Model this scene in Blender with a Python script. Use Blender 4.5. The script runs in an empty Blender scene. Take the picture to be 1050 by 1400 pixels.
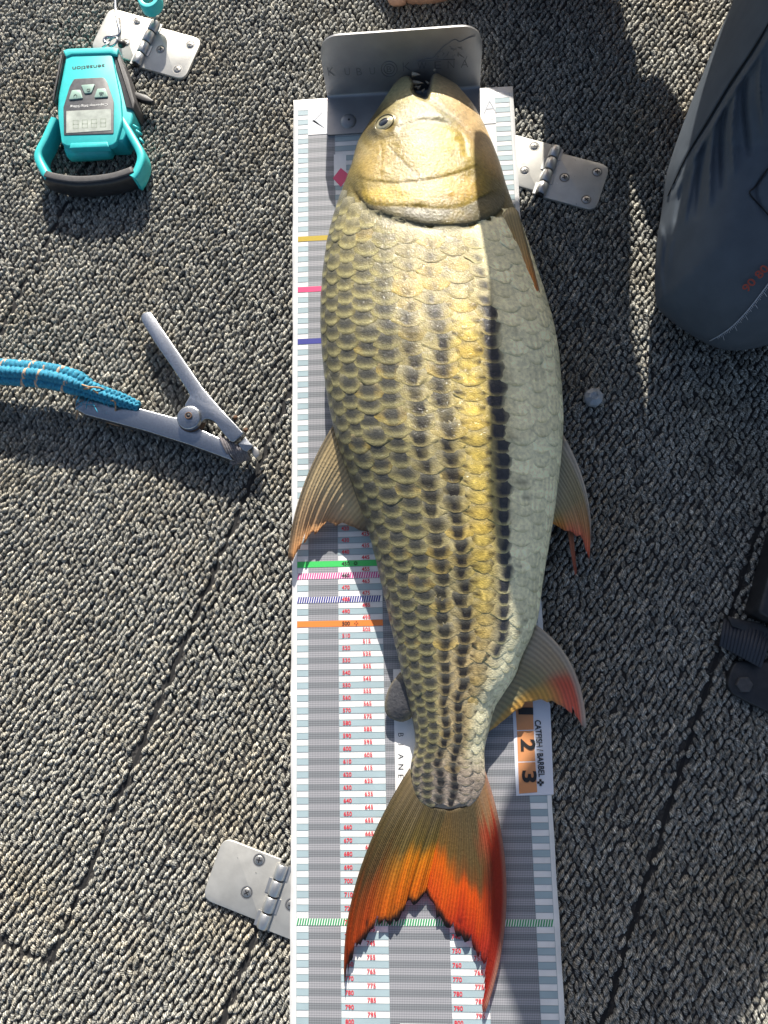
import bpy, bmesh, math, random
import numpy as np
from mathutils import Vector, Matrix

random.seed(7); rng = np.random.default_rng(7)
SC = bpy.context.scene
COL = SC.collection
MM = 0.001

# ------------------------------------------------------------------ camera, sky, sun, exposure
CAMP = np.array([121.1051, -525.2997, 642.1983])
CROT = (0.1808, 0.0685, -0.0183)
FPX = 1051.0
cam = bpy.data.cameras.new('camera'); camo = bpy.data.objects.new('camera', cam); COL.objects.link(camo)
camo.location = CAMP * MM; camo.rotation_euler = CROT
cam.sensor_fit = 'VERTICAL'; cam.sensor_height = 24.0; cam.lens = 24.0 * FPX / 1400.0
cam.clip_start = 0.02; cam.clip_end = 200.0
SC.camera = camo

SUNV = np.array([0.05, 1.93, 1.0]); SUNV = SUNV / np.linalg.norm(SUNV)      # towards the sun
SUN_EL = math.asin(SUNV[2]); SUN_AZ = math.atan2(SUNV[0], SUNV[1])
world = bpy.data.worlds.new('World'); SC.world = world; world.use_nodes = True
nt = world.node_tree; nt.nodes.clear()
sky = nt.nodes.new('ShaderNodeTexSky'); sky.sky_type = 'NISHITA'; sky.sun_disc = False
sky.dust_density = 2.5; sky.ozone_density = 0.5; sky.air_density = 0.9
sky.sun_elevation = SUN_EL; sky.sun_rotation = SUN_AZ
bg = nt.nodes.new('ShaderNodeBackground'); bg.inputs[1].default_value = 0.080
wo = nt.nodes.new('ShaderNodeOutputWorld')
nt.links.new(sky.outputs[0], bg.inputs[0]); nt.links.new(bg.outputs[0], wo.inputs[0])
sun = bpy.data.lights.new('sun', 'SUN'); sun.energy = 5.0; sun.angle = math.radians(0.5); sun.color = (1.0, 0.95, 0.86)
suno = bpy.data.objects.new('sun', sun); COL.objects.link(suno)
suno.rotation_euler = Vector(-SUNV).to_track_quat('-Z', 'Y').to_euler(); suno.location = (0, 2, 2)
SC.view_settings.view_transform = 'Standard'; SC.view_settings.look = 'None'
SC.view_settings.gamma = 1.0; SC.view_settings.use_curve_mapping = False
SC.view_settings.exposure = 0.92
SC.cycles.max_bounces = 8; SC.cycles.transparent_max_bounces = 8

# ------------------------------------------------------------------ helpers
def _rot(rx, ry, rz):
    cx, sx, cy, sy, cz, sz = math.cos(rx), math.sin(rx), math.cos(ry), math.sin(ry), math.cos(rz), math.sin(rz)
    return np.array([[cz,-sz,0],[sz,cz,0],[0,0,1]]) @ np.array([[cy,0,sy],[0,1,0],[-sy,0,cy]]) @ np.array([[1,0,0],[0,cx,-sx],[0,sx,cx]])
CR = _rot(*CROT)
def G(u, v, z=0.0):
    """survey of the deck: millimetre position, at height z, of a point measured in the photograph"""
    u, v, z = np.broadcast_arrays(np.asarray(u, float), np.asarray(v, float), np.asarray(z, float))
    d = np.stack([(u - 525) / FPX, (700 - v) / FPX, -np.ones_like(u)], -1) @ CR.T
    t = (z - CAMP[2]) / d[..., 2]
    return CAMP + t[..., None] * d
def lin(r, g=None, b=None):
    if g is None: r, g, b = r
    f = lambda c: (c / 12.92) if c <= 0.04045 else ((c + 0.055) / 1.055) ** 2.4
    return (f(r / 255), f(g / 255), f(b / 255))

def mat(name, col=(0.5, 0.5, 0.5), rough=0.5, metal=0.0, noise=0.0, nscale=300.0, bump=0.0, bscale=900.0, attr=None,
        coat=0.0, spec=0.5, aniso=None):
    m = bpy.data.materials.new(name); m.use_nodes = True
    n = m.node_tree.nodes; l = m.node_tree.links; p = n['Principled BSDF']
    p.inputs['Roughness'].default_value = rough; p.inputs['Metallic'].default_value = metal
    p.inputs['Specular IOR Level'].default_value = spec
    p.inputs['Coat Weight'].default_value = coat; p.inputs['Coat Roughness'].default_value = 0.12
    tc = n.new('ShaderNodeTexCoord')
    if attr:
        a = n.new('ShaderNodeAttribute'); a.attribute_name = attr; src = a.outputs['Color']
    else:
        rgb = n.new('ShaderNodeRGB'); rgb.outputs[0].default_value = (*col, 1); src = rgb.outputs[0]
    if noise > 0:
        t = n.new('ShaderNodeTexNoise'); t.inputs['Scale'].default_value = nscale; t.inputs['Detail'].default_value = 5
        l.new(tc.outputs['Object'], t.inputs['Vector'])
        mr = n.new('ShaderNodeMapRange'); mr.inputs[1].default_value = 0.3; mr.inputs[2].default_value = 0.7
        mr.inputs[3].default_value = 1 - noise; mr.inputs[4].default_value = 1 + noise
        l.new(t.outputs[0], mr.inputs[0])
        vm = n.new('ShaderNodeVectorMath'); vm.operation = 'SCALE'
        l.new(src, vm.inputs[0]); l.new(mr.outputs[0], vm.inputs['Scale']); src = vm.outputs[0]
    l.new(src, p.inputs['Base Color'])
    if bump > 0:
        t = n.new('ShaderNodeTexNoise'); t.inputs['Scale'].default_value = bscale; t.inputs['Detail'].default_value = 4
        if aniso:
            mp = n.new('ShaderNodeMapping'); mp.inputs['Scale'].default_value = aniso
            l.new(tc.outputs['Object'], mp.inputs[0]); l.new(mp.outputs[0], t.inputs['Vector'])
        else: l.new(tc.outputs['Object'], t.inputs['Vector'])
        b = n.new('ShaderNodeBump'); b.inputs['Strength'].default_value = 1.0; b.inputs['Distance'].default_value = bump
        l.new(t.outputs[0], b.inputs['Height']); l.new(b.outputs[0], p.inputs['Normal'])
    return m

ORG = {}
def tag(o, label=None, cat=None, group=None, kind=None):
    if label: o['label'] = label
    if cat: o['category'] = cat
    if group: o['group'] = group
    if kind: o['kind'] = kind
    return o
def thing(name, org, label, cat, group=None):
    o = bpy.data.objects.new(name, None); COL.objects.link(o); o.location = np.array(org, float) * MM
    o.empty_display_size = 0.02
    ORG[o.name] = np.array(org, float)
    return tag(o, label, cat, group)
def obj(name, verts, faces, m, parent=None, cols=None, smooth=True, kind=None, uv=None, org=None):
    """verts in world millimetres; one mesh object"""
    verts = np.asarray(verts, float)
    if parent is not None: o0 = ORG[parent.name]
    elif org is not None: o0 = np.array(org, float)
    else: o0 = np.zeros(3)
    me = bpy.data.meshes.new(name)
    me.from_pydata(((verts - o0) * MM).tolist(), [], [list(map(int, f)) for f in faces])
    return obj_mesh(name, me, m, parent, cols, smooth, kind, o0, uv)
def obj_mesh(name, me, m, parent=None, cols=None, smooth=True, kind=None, o0=None, uv=None):
    if m is not None:
        for mm_ in (m if isinstance(m, (list, tuple)) else [m]): me.materials.append(mm_)
    if smooth: me.polygons.foreach_set('use_smooth', np.ones(len(me.polygons), bool))
    if cols is not None:
        a = me.color_attributes.new('Col', 'FLOAT_COLOR', 'POINT')
        c = np.ones((len(me.vertices), 4)); c[:, :3] = np.asarray(cols)[:, :3]
        a.data.foreach_set('color', c.ravel())
    if uv is not None:
        a = me.attributes.new('ray', 'FLOAT_VECTOR', 'POINT')
        u3 = np.zeros((len(me.vertices), 3)); u3[:, :uv.shape[1]] = uv
        a.data.foreach_set('vector', u3.ravel())
    o = bpy.data.objects.new(name, me); COL.objects.link(o)
    if parent is not None: o.parent = parent
    elif o0 is not None: o.location = o0 * MM
    ORG[o.name] = o0 if o0 is not None else np.zeros(3)
    if kind: o['kind'] = kind
    return o

class MB:
    """collects raw geometry in world millimetres"""
    def __init__(s): s.v = []; s.f = []; s.c = []
    def add(s, v, f, c=None):
        b = len(s.v); s.v.extend(np.asarray(v, float).tolist()); s.f.extend([[i + b for i in q] for q in f])
        if c is not None:
            c = np.asarray(c, float)
            s.c.extend((np.tile(c, (len(v), 1)) if c.ndim == 1 else c).tolist())
        return s
    def obj(s, name, m, parent=None, **k):
        return obj(name, np.array(s.v), s.f, m, parent, cols=(np.array(s.c) if s.c else None), **k)

def resample(p, n):
    p = np.asarray(p, float); d = np.r_[0, np.cumsum(np.linalg.norm(np.diff(p, axis=0), axis=1))]
    t = np.linspace(0, d[-1], n)
    return np.stack([np.interp(t, d, p[:, i]) for i in range(p.shape[1])], 1)
def smooth_path(p, n):
    """Catmull-Rom through p, n samples"""
    p = np.asarray(p, float); q = np.vstack([2 * p[0] - p[1], p, 2 * p[-1] - p[-2]]); out = []
    for i in range(1, len(q) - 2):
        t = np.linspace(0, 1, 12, endpoint=False)[:, None]
        a, b, c, d = q[i - 1], q[i], q[i + 1], q[i + 2]
        out.append(0.5 * ((2 * b) + (c - a) * t + (2 * a - 5 * b + 4 * c - d) * t ** 2 + (3 * b - a - 3 * c + d) * t ** 3))
    out = np.vstack(out + [p[-1:]])
    return resample(out, n)
def tube(path, rad, sides=10, cap=True):
    path = np.asarray(path, float); n = len(path); rad = np.broadcast_to(rad, (n,))
    T = np.gradient(path, axis=0); T /= np.linalg.norm(T, axis=1)[:, None] + 1e-12
    ref = np.array([0, 0, 1.0]) if abs(T[0][2]) < 0.9 else np.array([1.0, 0, 0])
    V = []; N = np.cross(T[0], ref); N /= np.linalg.norm(N)
    a = np.linspace(0, 2 * np.pi, sides, endpoint=False)
    for i in range(n):
        N = N - T[i] * (N @ T[i]); N /= np.linalg.norm(N); B = np.cross(T[i], N)
        V.append(path[i] + rad[i] * (np.cos(a)[:, None] * N + np.sin(a)[:, None] * B))
    V = np.vstack(V); F = []
    for i in range(n - 1):
        for j in range(sides):
            k = (j + 1) % sides; F.append([i * sides + j, i * sides + k, (i + 1) * sides + k, (i + 1) * sides + j])
    if cap: F.append(list(range(sides))[::-1]); F.append([(n - 1) * sides + j for j in range(sides)])
    return V, F
def offset_poly(p, d):
    p = np.asarray(p, float); n = len(p); out = []
    area = 0.5 * np.sum(p[:, 0] * np.roll(p[:, 1], -1) - np.roll(p[:, 0], -1) * p[:, 1])
    s = 1 if area > 0 else -1
    for i in range(n):
        e1 = p[i] - p[i - 1]; e2 = p[(i + 1) % n] - p[i]
        e1 = e1 / (np.linalg.norm(e1) + 1e-9); e2 = e2 / (np.linalg.norm(e2) + 1e-9)
        n1 = np.array([-e1[1], e1[0]]) * s; n2 = np.array([-e2[1], e2[0]]) * s
        b = n1 + n2; b = b / max(np.linalg.norm(b), 1e-6); c = max(b @ n1, 0.45)
        out.append(p[i] + b * d / c)
    return np.array(out)
def round_poly(p, r, n=4):
    p = np.asarray(p, float); out = []; N = len(p); r = np.broadcast_to(r, (N,))
    for i in range(N):
        a, b, c = p[i - 1], p[i], p[(i + 1) % N]
        da, dc = np.linalg.norm(a - b), np.linalg.norm(c - b); rr = min(r[i], 0.45 * da, 0.45 * dc)
        if rr < 1e-3: out.append(b); continue
        p0 = b + (a - b) / da * rr; p1 = b + (c - b) / dc * rr
        for t in np.linspace(0, 1, n + 1): out.append((1 - t) ** 2 * p0 + 2 * t * (1 - t) * b + t * t * p1)
    return np.array(out)
def slab(poly, z0, z1, bev=0.6, bottom_in=0.0):
    """extruded outline (2D mm) with a bevelled top; z1 may be a function (x, y) -> z"""
    poly = np.asarray(poly, float); n = len(poly)
    area = 0.5 * np.sum(poly[:, 0] * np.roll(poly[:, 1], -1) - np.roll(poly[:, 0], -1) * poly[:, 1])
    if area < 0: poly = poly[::-1]
    zf = z1 if callable(z1) else (lambda x, y: np.full_like(x, z1))
    zb = z0 if callable(z0) else (lambda x, y: np.full_like(x, z0))
    inn = offset_poly(poly, bev); mid = offset_poly(poly, bev * 0.3); bot = offset_poly(poly, bottom_in)
    def ring(p, z): return np.column_stack([p, z])
    V = [ring(bot, zb(bot[:, 0], bot[:, 1])), ring(poly, zf(poly[:, 0], poly[:, 1]) - bev), ring(mid, zf(mid[:, 0], mid[:, 1]) - bev * 0.3), ring(inn, zf(inn[:, 0], inn[:, 1]))]
    F = [list(range(n))[::-1]]
    for k in range(3):
        for i in range(n):
            j = (i + 1) % n; F.append([k * n + i, k * n + j, (k + 1) * n + j, (k + 1) * n + i])
    F.append([3 * n + i for i in range(n)])
    return np.vstack(V), F
def box(c, ax, half):
    c = np.asarray(c, float); ax = np.asarray(ax, float)
    V = [c + sx * half[0] * ax[0] + sy * half[1] * ax[1] + sz * half[2] * ax[2] for sz in (-1, 1) for sy in (-1, 1) for sx in (-1, 1)]
    return V, [[0, 2, 3, 1], [4, 5, 7, 6], [0, 1, 5, 4], [2, 6, 7, 3], [0, 4, 6, 2], [1, 3, 7, 5]]
def flat_obj(o):
    o.data.polygons.foreach_set('use_smooth', np.zeros(len(o.data.polygons), bool)); return o
def edge_split(o, ang=35):
    """sharp creases: mark edges sharp by angle"""
    me = o.data; bm = bmesh.new(); bm.from_mesh(me)
    for e in bm.edges:
        if len(e.link_faces) == 2 and e.calc_face_angle(0) > math.radians(ang): e.smooth = False
    bm.to_mesh(me); bm.free(); return o
def pxy(pts, z=0.0):
    pts = np.asarray(pts, float); return G(pts[:, 0], pts[:, 1], z)[:, :2]

_glyph = {}
def glyph(txt, offset=0.0):
    key = (txt, offset)
    if key not in _glyph:
        cu = bpy.data.curves.new('lettering', 'FONT'); cu.body = txt; cu.resolution_u = 3; cu.offset = offset
        o = bpy.data.objects.new('lettering', cu); COL.objects.link(o)
        bpy.context.view_layer.update()
        me = bpy.data.meshes.new_from_object(o.evaluated_get(bpy.context.evaluated_depsgraph_get()))
        v = np.zeros(len(me.vertices) * 3); me.vertices.foreach_get('co', v); v = v.reshape(-1, 3)[:, :2]
        f = [list(p.vertices) for p in me.polygons]
        bpy.data.objects.remove(o); bpy.data.curves.remove(cu); bpy.data.meshes.remove(me)
        _glyph[key] = (v, f)
    return _glyph[key]
def text_geo(txt, o, ex, ey, w=None, h=None, offset=0.0):
    """glyph outline placed with its lower left at o (3D), ex/ey 3D unit axes, fitted to width w and height h"""
    v, f = glyph(txt, offset); v = v - v.min(0); s = v.max(0)
    kx = w / s[0] if w else h / s[1]; ky = h / s[1] if h else kx
    return np.asarray(o) + v[:, :1] * kx * np.asarray(ex) + v[:, 1:] * ky * np.asarray(ey), f
# ------------------------------------------------------------------ materials
def carpet_mat():
    m = bpy.data.materials.new('carpet_yarn'); m.use_nodes = True
    n = m.node_tree.nodes; l = m.node_tree.links; p = n['Principled BSDF']
    p.inputs['Roughness'].default_value = 0.9; p.inputs['Specular IOR Level'].default_value = 0.15
    a = n.new('ShaderNodeAttribute'); a.attribute_name = 'Col'
    tc = n.new('ShaderNodeTexCoord')
    t = n.new('ShaderNodeTexNoise'); t.inputs['Scale'].default_value = 900; t.inputs['Detail'].default_value = 3
    mp = n.new('ShaderNodeMapping'); mp.inputs['Scale'].default_value = (1, 0.45, 1); mp.inputs['Rotation'].default_value = (0, 0, 1.0)
    l.new(tc.outputs['Object'], mp.inputs[0]); l.new(mp.outputs[0], t.inputs['Vector'])
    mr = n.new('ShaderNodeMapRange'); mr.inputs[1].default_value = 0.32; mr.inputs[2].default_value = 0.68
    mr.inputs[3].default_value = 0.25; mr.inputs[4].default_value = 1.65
    l.new(t.outputs[0], mr.inputs[0])
    t2 = n.new('ShaderNodeTexNoise'); t2.inputs['Scale'].default_value = 9; t2.inputs['Detail'].default_value = 4
    l.new(tc.outputs['Object'], t2.inputs['Vector'])
    cr = n.new('ShaderNodeMix'); cr.data_type = 'RGBA'; cr.blend_type = 'MULTIPLY'
    mr2 = n.new('ShaderNodeMapRange'); mr2.inputs[1].default_value = 0.5; mr2.inputs[2].default_value = 0.72; mr2.inputs[3].default_value = 0; mr2.inputs[4].default_value = 0.5
    l.new(t2.outputs[0], mr2.inputs[0]); l.new(mr2.outputs[0], cr.inputs[0])
    l.new(a.outputs['Color'], cr.inputs[6]); cr.inputs[7].default_value = (1.0, 0.86, 0.66, 1)
    vm = n.new('ShaderNodeVectorMath'); vm.operation = 'SCALE'
    l.new(cr.outputs[2], vm.inputs[0]); l.new(mr.outputs[0], vm.inputs['Scale']); l.new(vm.outputs[0], p.inputs['Base Color'])
    b = n.new('ShaderNodeBump'); b.inputs['Distance'].default_value = 0.0009; b.inputs['Strength'].default_value = 1
    l.new(t.outputs[0], b.inputs['Height']); l.new(b.outputs[0], p.inputs['Normal'])
    return m
M = {}
M['yarn'] = carpet_mat()
M['backing'] = mat('carpet_backing', (0.035, 0.033, 0.032), 0.95, noise=0.5, nscale=500, bump=0.002, bscale=300)
M['gap'] = mat('seam_dark', (0.012, 0.012, 0.013), 0.9)
M['steel'] = mat('brushed_steel', (0.55, 0.55, 0.54), 0.38, 0.85, noise=0.08, nscale=120, bump=0.00006, bscale=700, aniso=(1, 9, 1))
M['steel_leaf'] = mat('hinge_steel', (0.50, 0.49, 0.455), 0.42, 0.55, noise=0.10, nscale=90, bump=0.00005, bscale=900)
M['steel_dark'] = mat('plate_steel', (0.34, 0.34, 0.345), 0.48, 0.75, noise=0.18, nscale=30, bump=0.00006, bscale=500, aniso=(1, 1, 6))
M['engrave'] = mat('engraving', (0.17, 0.17, 0.175), 0.55, 0.4)
M['zinc'] = mat('scuffed_zinc', (0.37, 0.39, 0.42), 0.24, 0.95, noise=0.22, nscale=900, bump=0.00010, bscale=500, aniso=(8, 1, 1))
M['rust'] = mat('rust', (0.10, 0.052, 0.028), 0.8, 0.1, noise=0.4, nscale=400, bump=0.0002)
M['screw'] = mat('screw_steel', (0.40, 0.39, 0.37), 0.35, 0.8)
M['black'] = mat('black_plastic', (0.022, 0.022, 0.024), 0.45, noise=0.3, nscale=200, bump=0.00008, bscale=1500)
M['rubber'] = mat('grey_rubber', (0.055, 0.053, 0.055), 0.6, noise=0.25, nscale=300, bump=0.0001, bscale=1800)
M['teal'] = mat('teal_plastic', (0.035, 0.50, 0.50), 0.42, noise=0.06, nscale=150, bump=0.00004, bscale=2500)
M['panel'] = mat('panel_grey', (0.085, 0.085, 0.09), 0.40, noise=0.25, nscale=250)
M['button'] = mat('button_green', (0.30, 0.45, 0.38), 0.5)
M['lcd'] = mat('display_glass', (0.42, 0.45, 0.40), 0.18, noise=0.22, nscale=120, coat=0.6)
M['ink'] = mat('black_ink', (0.015, 0.015, 0.016), 0.6)
M['white_ink'] = mat('white_ink', (0.75, 0.75, 0.73), 0.6)
M['tick_ink'] = mat('pale_ink', (0.42, 0.44, 0.48), 0.6)
M['red_ink'] = mat('red_ink', (0.62, 0.045, 0.06), 0.5)
M['rust_ink'] = mat('rust_red_ink', (0.30, 0.05, 0.03), 0.7)
M['vinyl'] = mat('white_vinyl', (0.76, 0.75, 0.735), 0.32, noise=0.10, nscale=45, bump=0.0008, bscale=14)
M['p_cell'] = mat('print_pale_cyan', (0.33, 0.42, 0.45), 0.36, noise=0.08, nscale=40)
M['p_line'] = mat('print_line', (0.24, 0.30, 0.32), 0.4)
M['p_white'] = mat('print_white', (0.80, 0.79, 0.78), 0.34, noise=0.09, nscale=60)
def halftone(name, a, b):
    m = bpy.data.materials.new(name); m.use_nodes = True
    n = m.node_tree.nodes; l = m.node_tree.links; p = n['Principled BSDF']; p.inputs['Roughness'].default_value = 0.36
    tc = n.new('ShaderNodeTexCoord'); sx = n.new('ShaderNodeSeparateXYZ'); l.new(tc.outputs['Object'], sx.inputs[0])
    def wave(out, per):
        mu = n.new('ShaderNodeMath'); mu.operation = 'MULTIPLY'; mu.inputs[1].default_value = 2 * math.pi / per; l.new(out, mu.inputs[0])
        s = n.new('ShaderNodeMath'); s.operation = 'SINE'; l.new(mu.outputs[0], s.inputs[0]); return s.outputs[0]
    ad = n.new('ShaderNodeMath'); ad.operation = 'ADD'; l.new(wave(sx.outputs[1], 0.0017), ad.inputs[0]); l.new(wave(sx.outputs[0], 0.0013), ad.inputs[1])
    mr = n.new('ShaderNodeMapRange'); mr.inputs[1].default_value = -1.4; mr.inputs[2].default_value = 1.4; l.new(ad.outputs[0], mr.inputs[0])
    mx = n.new('ShaderNodeMix'); mx.data_type = 'RGBA'; l.new(mr.outputs[0], mx.inputs[0]); mx.inputs[6].default_value = (*a, 1); mx.inputs[7].default_value = (*b, 1)
    l.new(mx.outputs[2], p.inputs['Base Color']); return m
M['p_g1'] = halftone('print_grey_light', (0.19, 0.19, 0.205), (0.36, 0.36, 0.38))
M['p_g2'] = halftone('print_grey_dark', (0.12, 0.127, 0.137), (0.24, 0.25, 0.265))
M['p_green'] = mat('print_green', (0.06, 0.52, 0.12), 0.4); M['p_dgreen'] = mat('print_dark_green', (0.05, 0.30, 0.12), 0.4)
M['p_pink'] = mat('print_pink', (0.62, 0.08, 0.28), 0.4); M['p_red'] = mat('print_rose', (0.72, 0.06, 0.17), 0.4)
M['p_navy'] = mat('print_navy', (0.045, 0.05, 0.25), 0.4); M['p_orange'] = mat('print_orange', (0.78, 0.22, 0.05), 0.4)
M['p_gold'] = mat('print_gold', (0.42, 0.30, 0.02), 0.4); M['p_brown'] = mat('print_orange_brown', (0.62, 0.27, 0.11), 0.4)
M['p_label'] = mat('print_label', (0.66, 0.68, 0.74), 0.36)
M['pants'] = mat('slate_trouser_cloth', (0.082, 0.098, 0.118), 0.85, noise=0.10, nscale=60, bump=0.00010, bscale=3000, spec=0.25)
M['shirt'] = mat('khaki_shirt', (0.30, 0.28, 0.22), 0.9)
M['skin'] = mat('skin', (0.52, 0.30, 0.20), 0.5, noise=0.08, nscale=60, spec=0.35)
M['hair'] = mat('hair', (0.04, 0.03, 0.02), 0.7)
M['strap'] = mat('black_webbing', (0.030, 0.034, 0.045), 0.6)
M['ice'] = mat('milky_plastic', (0.55, 0.60, 0.64), 0.15, noise=0.10, nscale=300, coat=0.4)
M['ice'].node_tree.nodes['Principled BSDF'].inputs['Transmission Weight'].default_value = 0.5
# ------------------------------------------------------------------ carpeted deck
DZ = -5.0                                  # the deck is this far below the mat's printed face
deck = obj('boat_deck', [(-2500, -2500, DZ - 1.2), (2500, -2500, DZ - 1.2), (2500, 2500, DZ - 1.2), (-2500, 2500, DZ - 1.2)], [[0, 1, 2, 3]], mat('far_carpet', (0.22, 0.215, 0.195), 0.95, noise=0.75, nscale=190, bump=0.006, bscale=170), smooth=False)
tag(deck, 'flat carpeted boat deck', kind='structure')
bk = obj('carpet_backing', [(-346, -852, DZ - 0.95), (471, -852, DZ - 0.95), (471, 171, DZ - 0.95), (-346, 171, DZ - 0.95)], [[0, 1, 2, 3]], M['backing'], smooth=False)
tag(bk, 'dark backing under the grey ribbed carpet', kind='structure')
SEAMS = [[(0.2, -285.7), (-193.8, -762.8), (-320, -712)], [(-157.7, 47.9), (-273.3, -220.6), (-330, -345)],
         [(-7.3, -686.0), (-52.1, -799.6), (-80, -870)], [(395, -415), (369.3, -476.1), (298.7, -644.8), (252.2, -762.3), (200, -890)]]
def seam_dist(X, Y):
    D = np.full(X.shape, 1e9); S = np.zeros(X.shape)
    for s in SEAMS:
        for a, b in zip(s[:-1], s[1:]):
            a = np.array(a); b = np.array(b); e = b - a; L = np.linalg.norm(e); e = e / L
            t = np.clip((X - a[0]) * e[0] + (Y - a[1]) * e[1], 0, L)
            dx = X - a[0] - t * e[0]; dy = Y - a[1] - t * e[1]; d = np.hypot(dx, dy)
            k = d < D; D = np.where(k, d, D); S = np.where(k, np.sign(e[0] * dy - e[1] * dx), S)
    return D, S
def build_carpet():
    th = math.radians(53); e1 = np.array([math.cos(th), math.sin(th)]); e2 = np.array([e1[1], -e1[0]])
    pr, pa = 4.8, 5.3
    I, J = np.meshgrid(np.arange(-230, 231), np.arange(-220, 221), indexing='ij')
    wob = 0.9 * np.sin(J * 0.21 + I * 0.05) + 0.7 * np.sin(I * 0.33 + 1.3)
    c = np.array([80, -330.0])
    P = c + ((J + 0.5 * (I % 2))[..., None] * pa) * e1 + (I * pr + wob)[..., None] * e2
    P = P.reshape(-1, 2) + rng.normal(0, 0.55, (I.size, 2))
    X, Y = P.T
    k = (X > -345) & (X < 470) & (Y > -850) & (Y < 170)
    k &= ~((X > 2) & (X < 205) & (Y > -870) & (Y < -9))
    X, Y = X[k], Y[k]; D, S = seam_dist(X, Y)
    k = D > np.where((X < -188) & (Y < -690), 3.3, 2.1); X, Y, D, S = X[k], Y[k], D[k], S[k]
    N = len(X)
    # prototype loops: a short arch of plied yarn whose strands run across the row
    protos, pcols = [], []; ns, na_ = 10, 5
    for q in range(10):
        r2 = np.random.default_rng(50 + q); vs = []; cs = []
        tw = r2.uniform(0.10, 0.40); ph0 = q % 2
        for i in range(ns):
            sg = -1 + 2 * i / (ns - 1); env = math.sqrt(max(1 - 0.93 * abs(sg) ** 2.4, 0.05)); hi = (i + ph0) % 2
            rr_ = env * (1.0 if hi else 0.74) * (1 + r2.normal(0, 0.06)); tone = (1.20 if hi else 0.30) * r2.uniform(0.75, 1.2)  # valleys between strands painted darker, crease shade put into the colour
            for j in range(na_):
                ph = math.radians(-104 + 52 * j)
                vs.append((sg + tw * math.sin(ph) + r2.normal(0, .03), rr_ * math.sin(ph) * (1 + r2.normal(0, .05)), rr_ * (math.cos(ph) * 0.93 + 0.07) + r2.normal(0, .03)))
                cs.append(tone * r2.uniform(0.72, 1.22) * (1.0 if 0 < j < 4 else 0.6))  # lower sides of the loop painted darker as well
        protos.append(np.array(vs)); pcols.append(np.array(cs))
    F = []
    for i in range(ns - 1):
        for j in range(na_ - 1):
            p = i * na_ + j; F.append([p, p + na_, p + na_ + 1]); F.append([p, p + na_ + 1, p + 1])
    F = np.array(F); nv = ns * na_
    pid = rng.integers(0, 10, N); base = np.stack(protos)[pid]
    sx = rng.uniform(2.7, 3.7, N); sy = rng.uniform(2.1, 2.6, N); sz = rng.uniform(3.5, 5.2, N)
    yaw = th + rng.normal(0.12, 0.27, N) + 0.10 * np.sin(X * .013 + Y * .009)
    v = base * np.stack([sx, sy, sz], 1)[:, None, :]
    v[..., 0] += v[..., 2] * rng.normal(0.0, 0.16, N)[:, None]; v[..., 1] += v[..., 2] * rng.normal(0, 0.13, N)[:, None]
    v[..., 2] += v[..., 0] * rng.normal(-0.20, 0.12, N)[:, None]
    ca, sa = np.cos(yaw)[:, None], np.sin(yaw)[:, None]
    lift = np.where((S > 0) & (D < 12), 1.6 * (1 - D / 12), 0.0) - 1.5 + DZ
    lift += 0.5 * np.sin(X * 0.02) * np.sin(Y * 0.017) + rng.normal(0, 0.25, N)
    V = np.stack([v[..., 0] * ca - v[..., 1] * sa + X[:, None], v[..., 0] * sa + v[..., 1] * ca + Y[:, None], v[..., 2] + lift[:, None]], -1)
    # under the flat fittings the pile is crushed flat
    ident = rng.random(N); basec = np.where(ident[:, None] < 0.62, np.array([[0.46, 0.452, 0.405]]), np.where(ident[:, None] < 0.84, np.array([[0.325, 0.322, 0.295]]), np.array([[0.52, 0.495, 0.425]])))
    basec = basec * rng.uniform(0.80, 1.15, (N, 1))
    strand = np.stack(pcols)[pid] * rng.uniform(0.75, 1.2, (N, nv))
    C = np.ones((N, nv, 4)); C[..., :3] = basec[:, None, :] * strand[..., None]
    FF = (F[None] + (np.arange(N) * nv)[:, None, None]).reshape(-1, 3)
    me = bpy.data.meshes.new('carpet_loops')
    me.vertices.add(N * nv); me.vertices.foreach_set('co', (V.reshape(-1) * MM).astype(np.float32))
    me.loops.add(FF.size); me.loops.foreach_set('vertex_index', FF.reshape(-1).astype(np.int32))
    me.polygons.add(len(FF)); me.polygons.foreach_set('loop_start', np.arange(0, FF.size, 3, dtype=np.int32))
    me.update(calc_edges=True)
    me.polygons.foreach_set('use_smooth', np.ones(len(FF), bool))
    a = me.color_attributes.new('Col', 'FLOAT_COLOR', 'POINT'); a.data.foreach_set('color', C.reshape(-1))
    me.materials.append(M['yarn'])
    o = bpy.data.objects.new('carpet_loops', me); COL.objects.link(o)
    tag(o, 'grey and beige ribbed loop pile of the boat deck carpet', kind='stuff')
    # loose fibres standing out of the pile
    mb = MB(); n = 5200
    px, py = rng.uniform(-330, 470, n), rng.uniform(-830, 140, n)
    keep = ~((px > -2) & (px < 210) & (py < -6)); px, py = px[keep], py[keep]
    for x, y in zip(px, py):
        a = rng.uniform(0, 6.28); L = rng.uniform(1.2, 3.4); d = np.array([math.cos(a), math.sin(a), 0]); s = np.array([-d[1], d[0], 0]) * 0.10
        p0 = np.array([x, y, DZ + rng.uniform(1.8, 3.2)]); p1 = p0 + d * L * .5 + np.array([0, 0, rng.uniform(.3, 1.0)]) + s * rng.normal(0, 5); p2 = p0 + d * L + np.array([0, 0, rng.uniform(-.5, .6)])
        g = rng.uniform(0.25, 0.55)
        mb.add([p0 - s, p0 + s, p1 + s, p1 - s, p2 + np.array([0, 0, .05])], [[0, 1, 2, 3], [3, 2, 4]], (g, g * .95, g * .86))
    o = mb.obj('carpet_fluff', M['yarn']); tag(o, 'loose pale fibres on the carpet pile', kind='stuff')
build_carpet()
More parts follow.
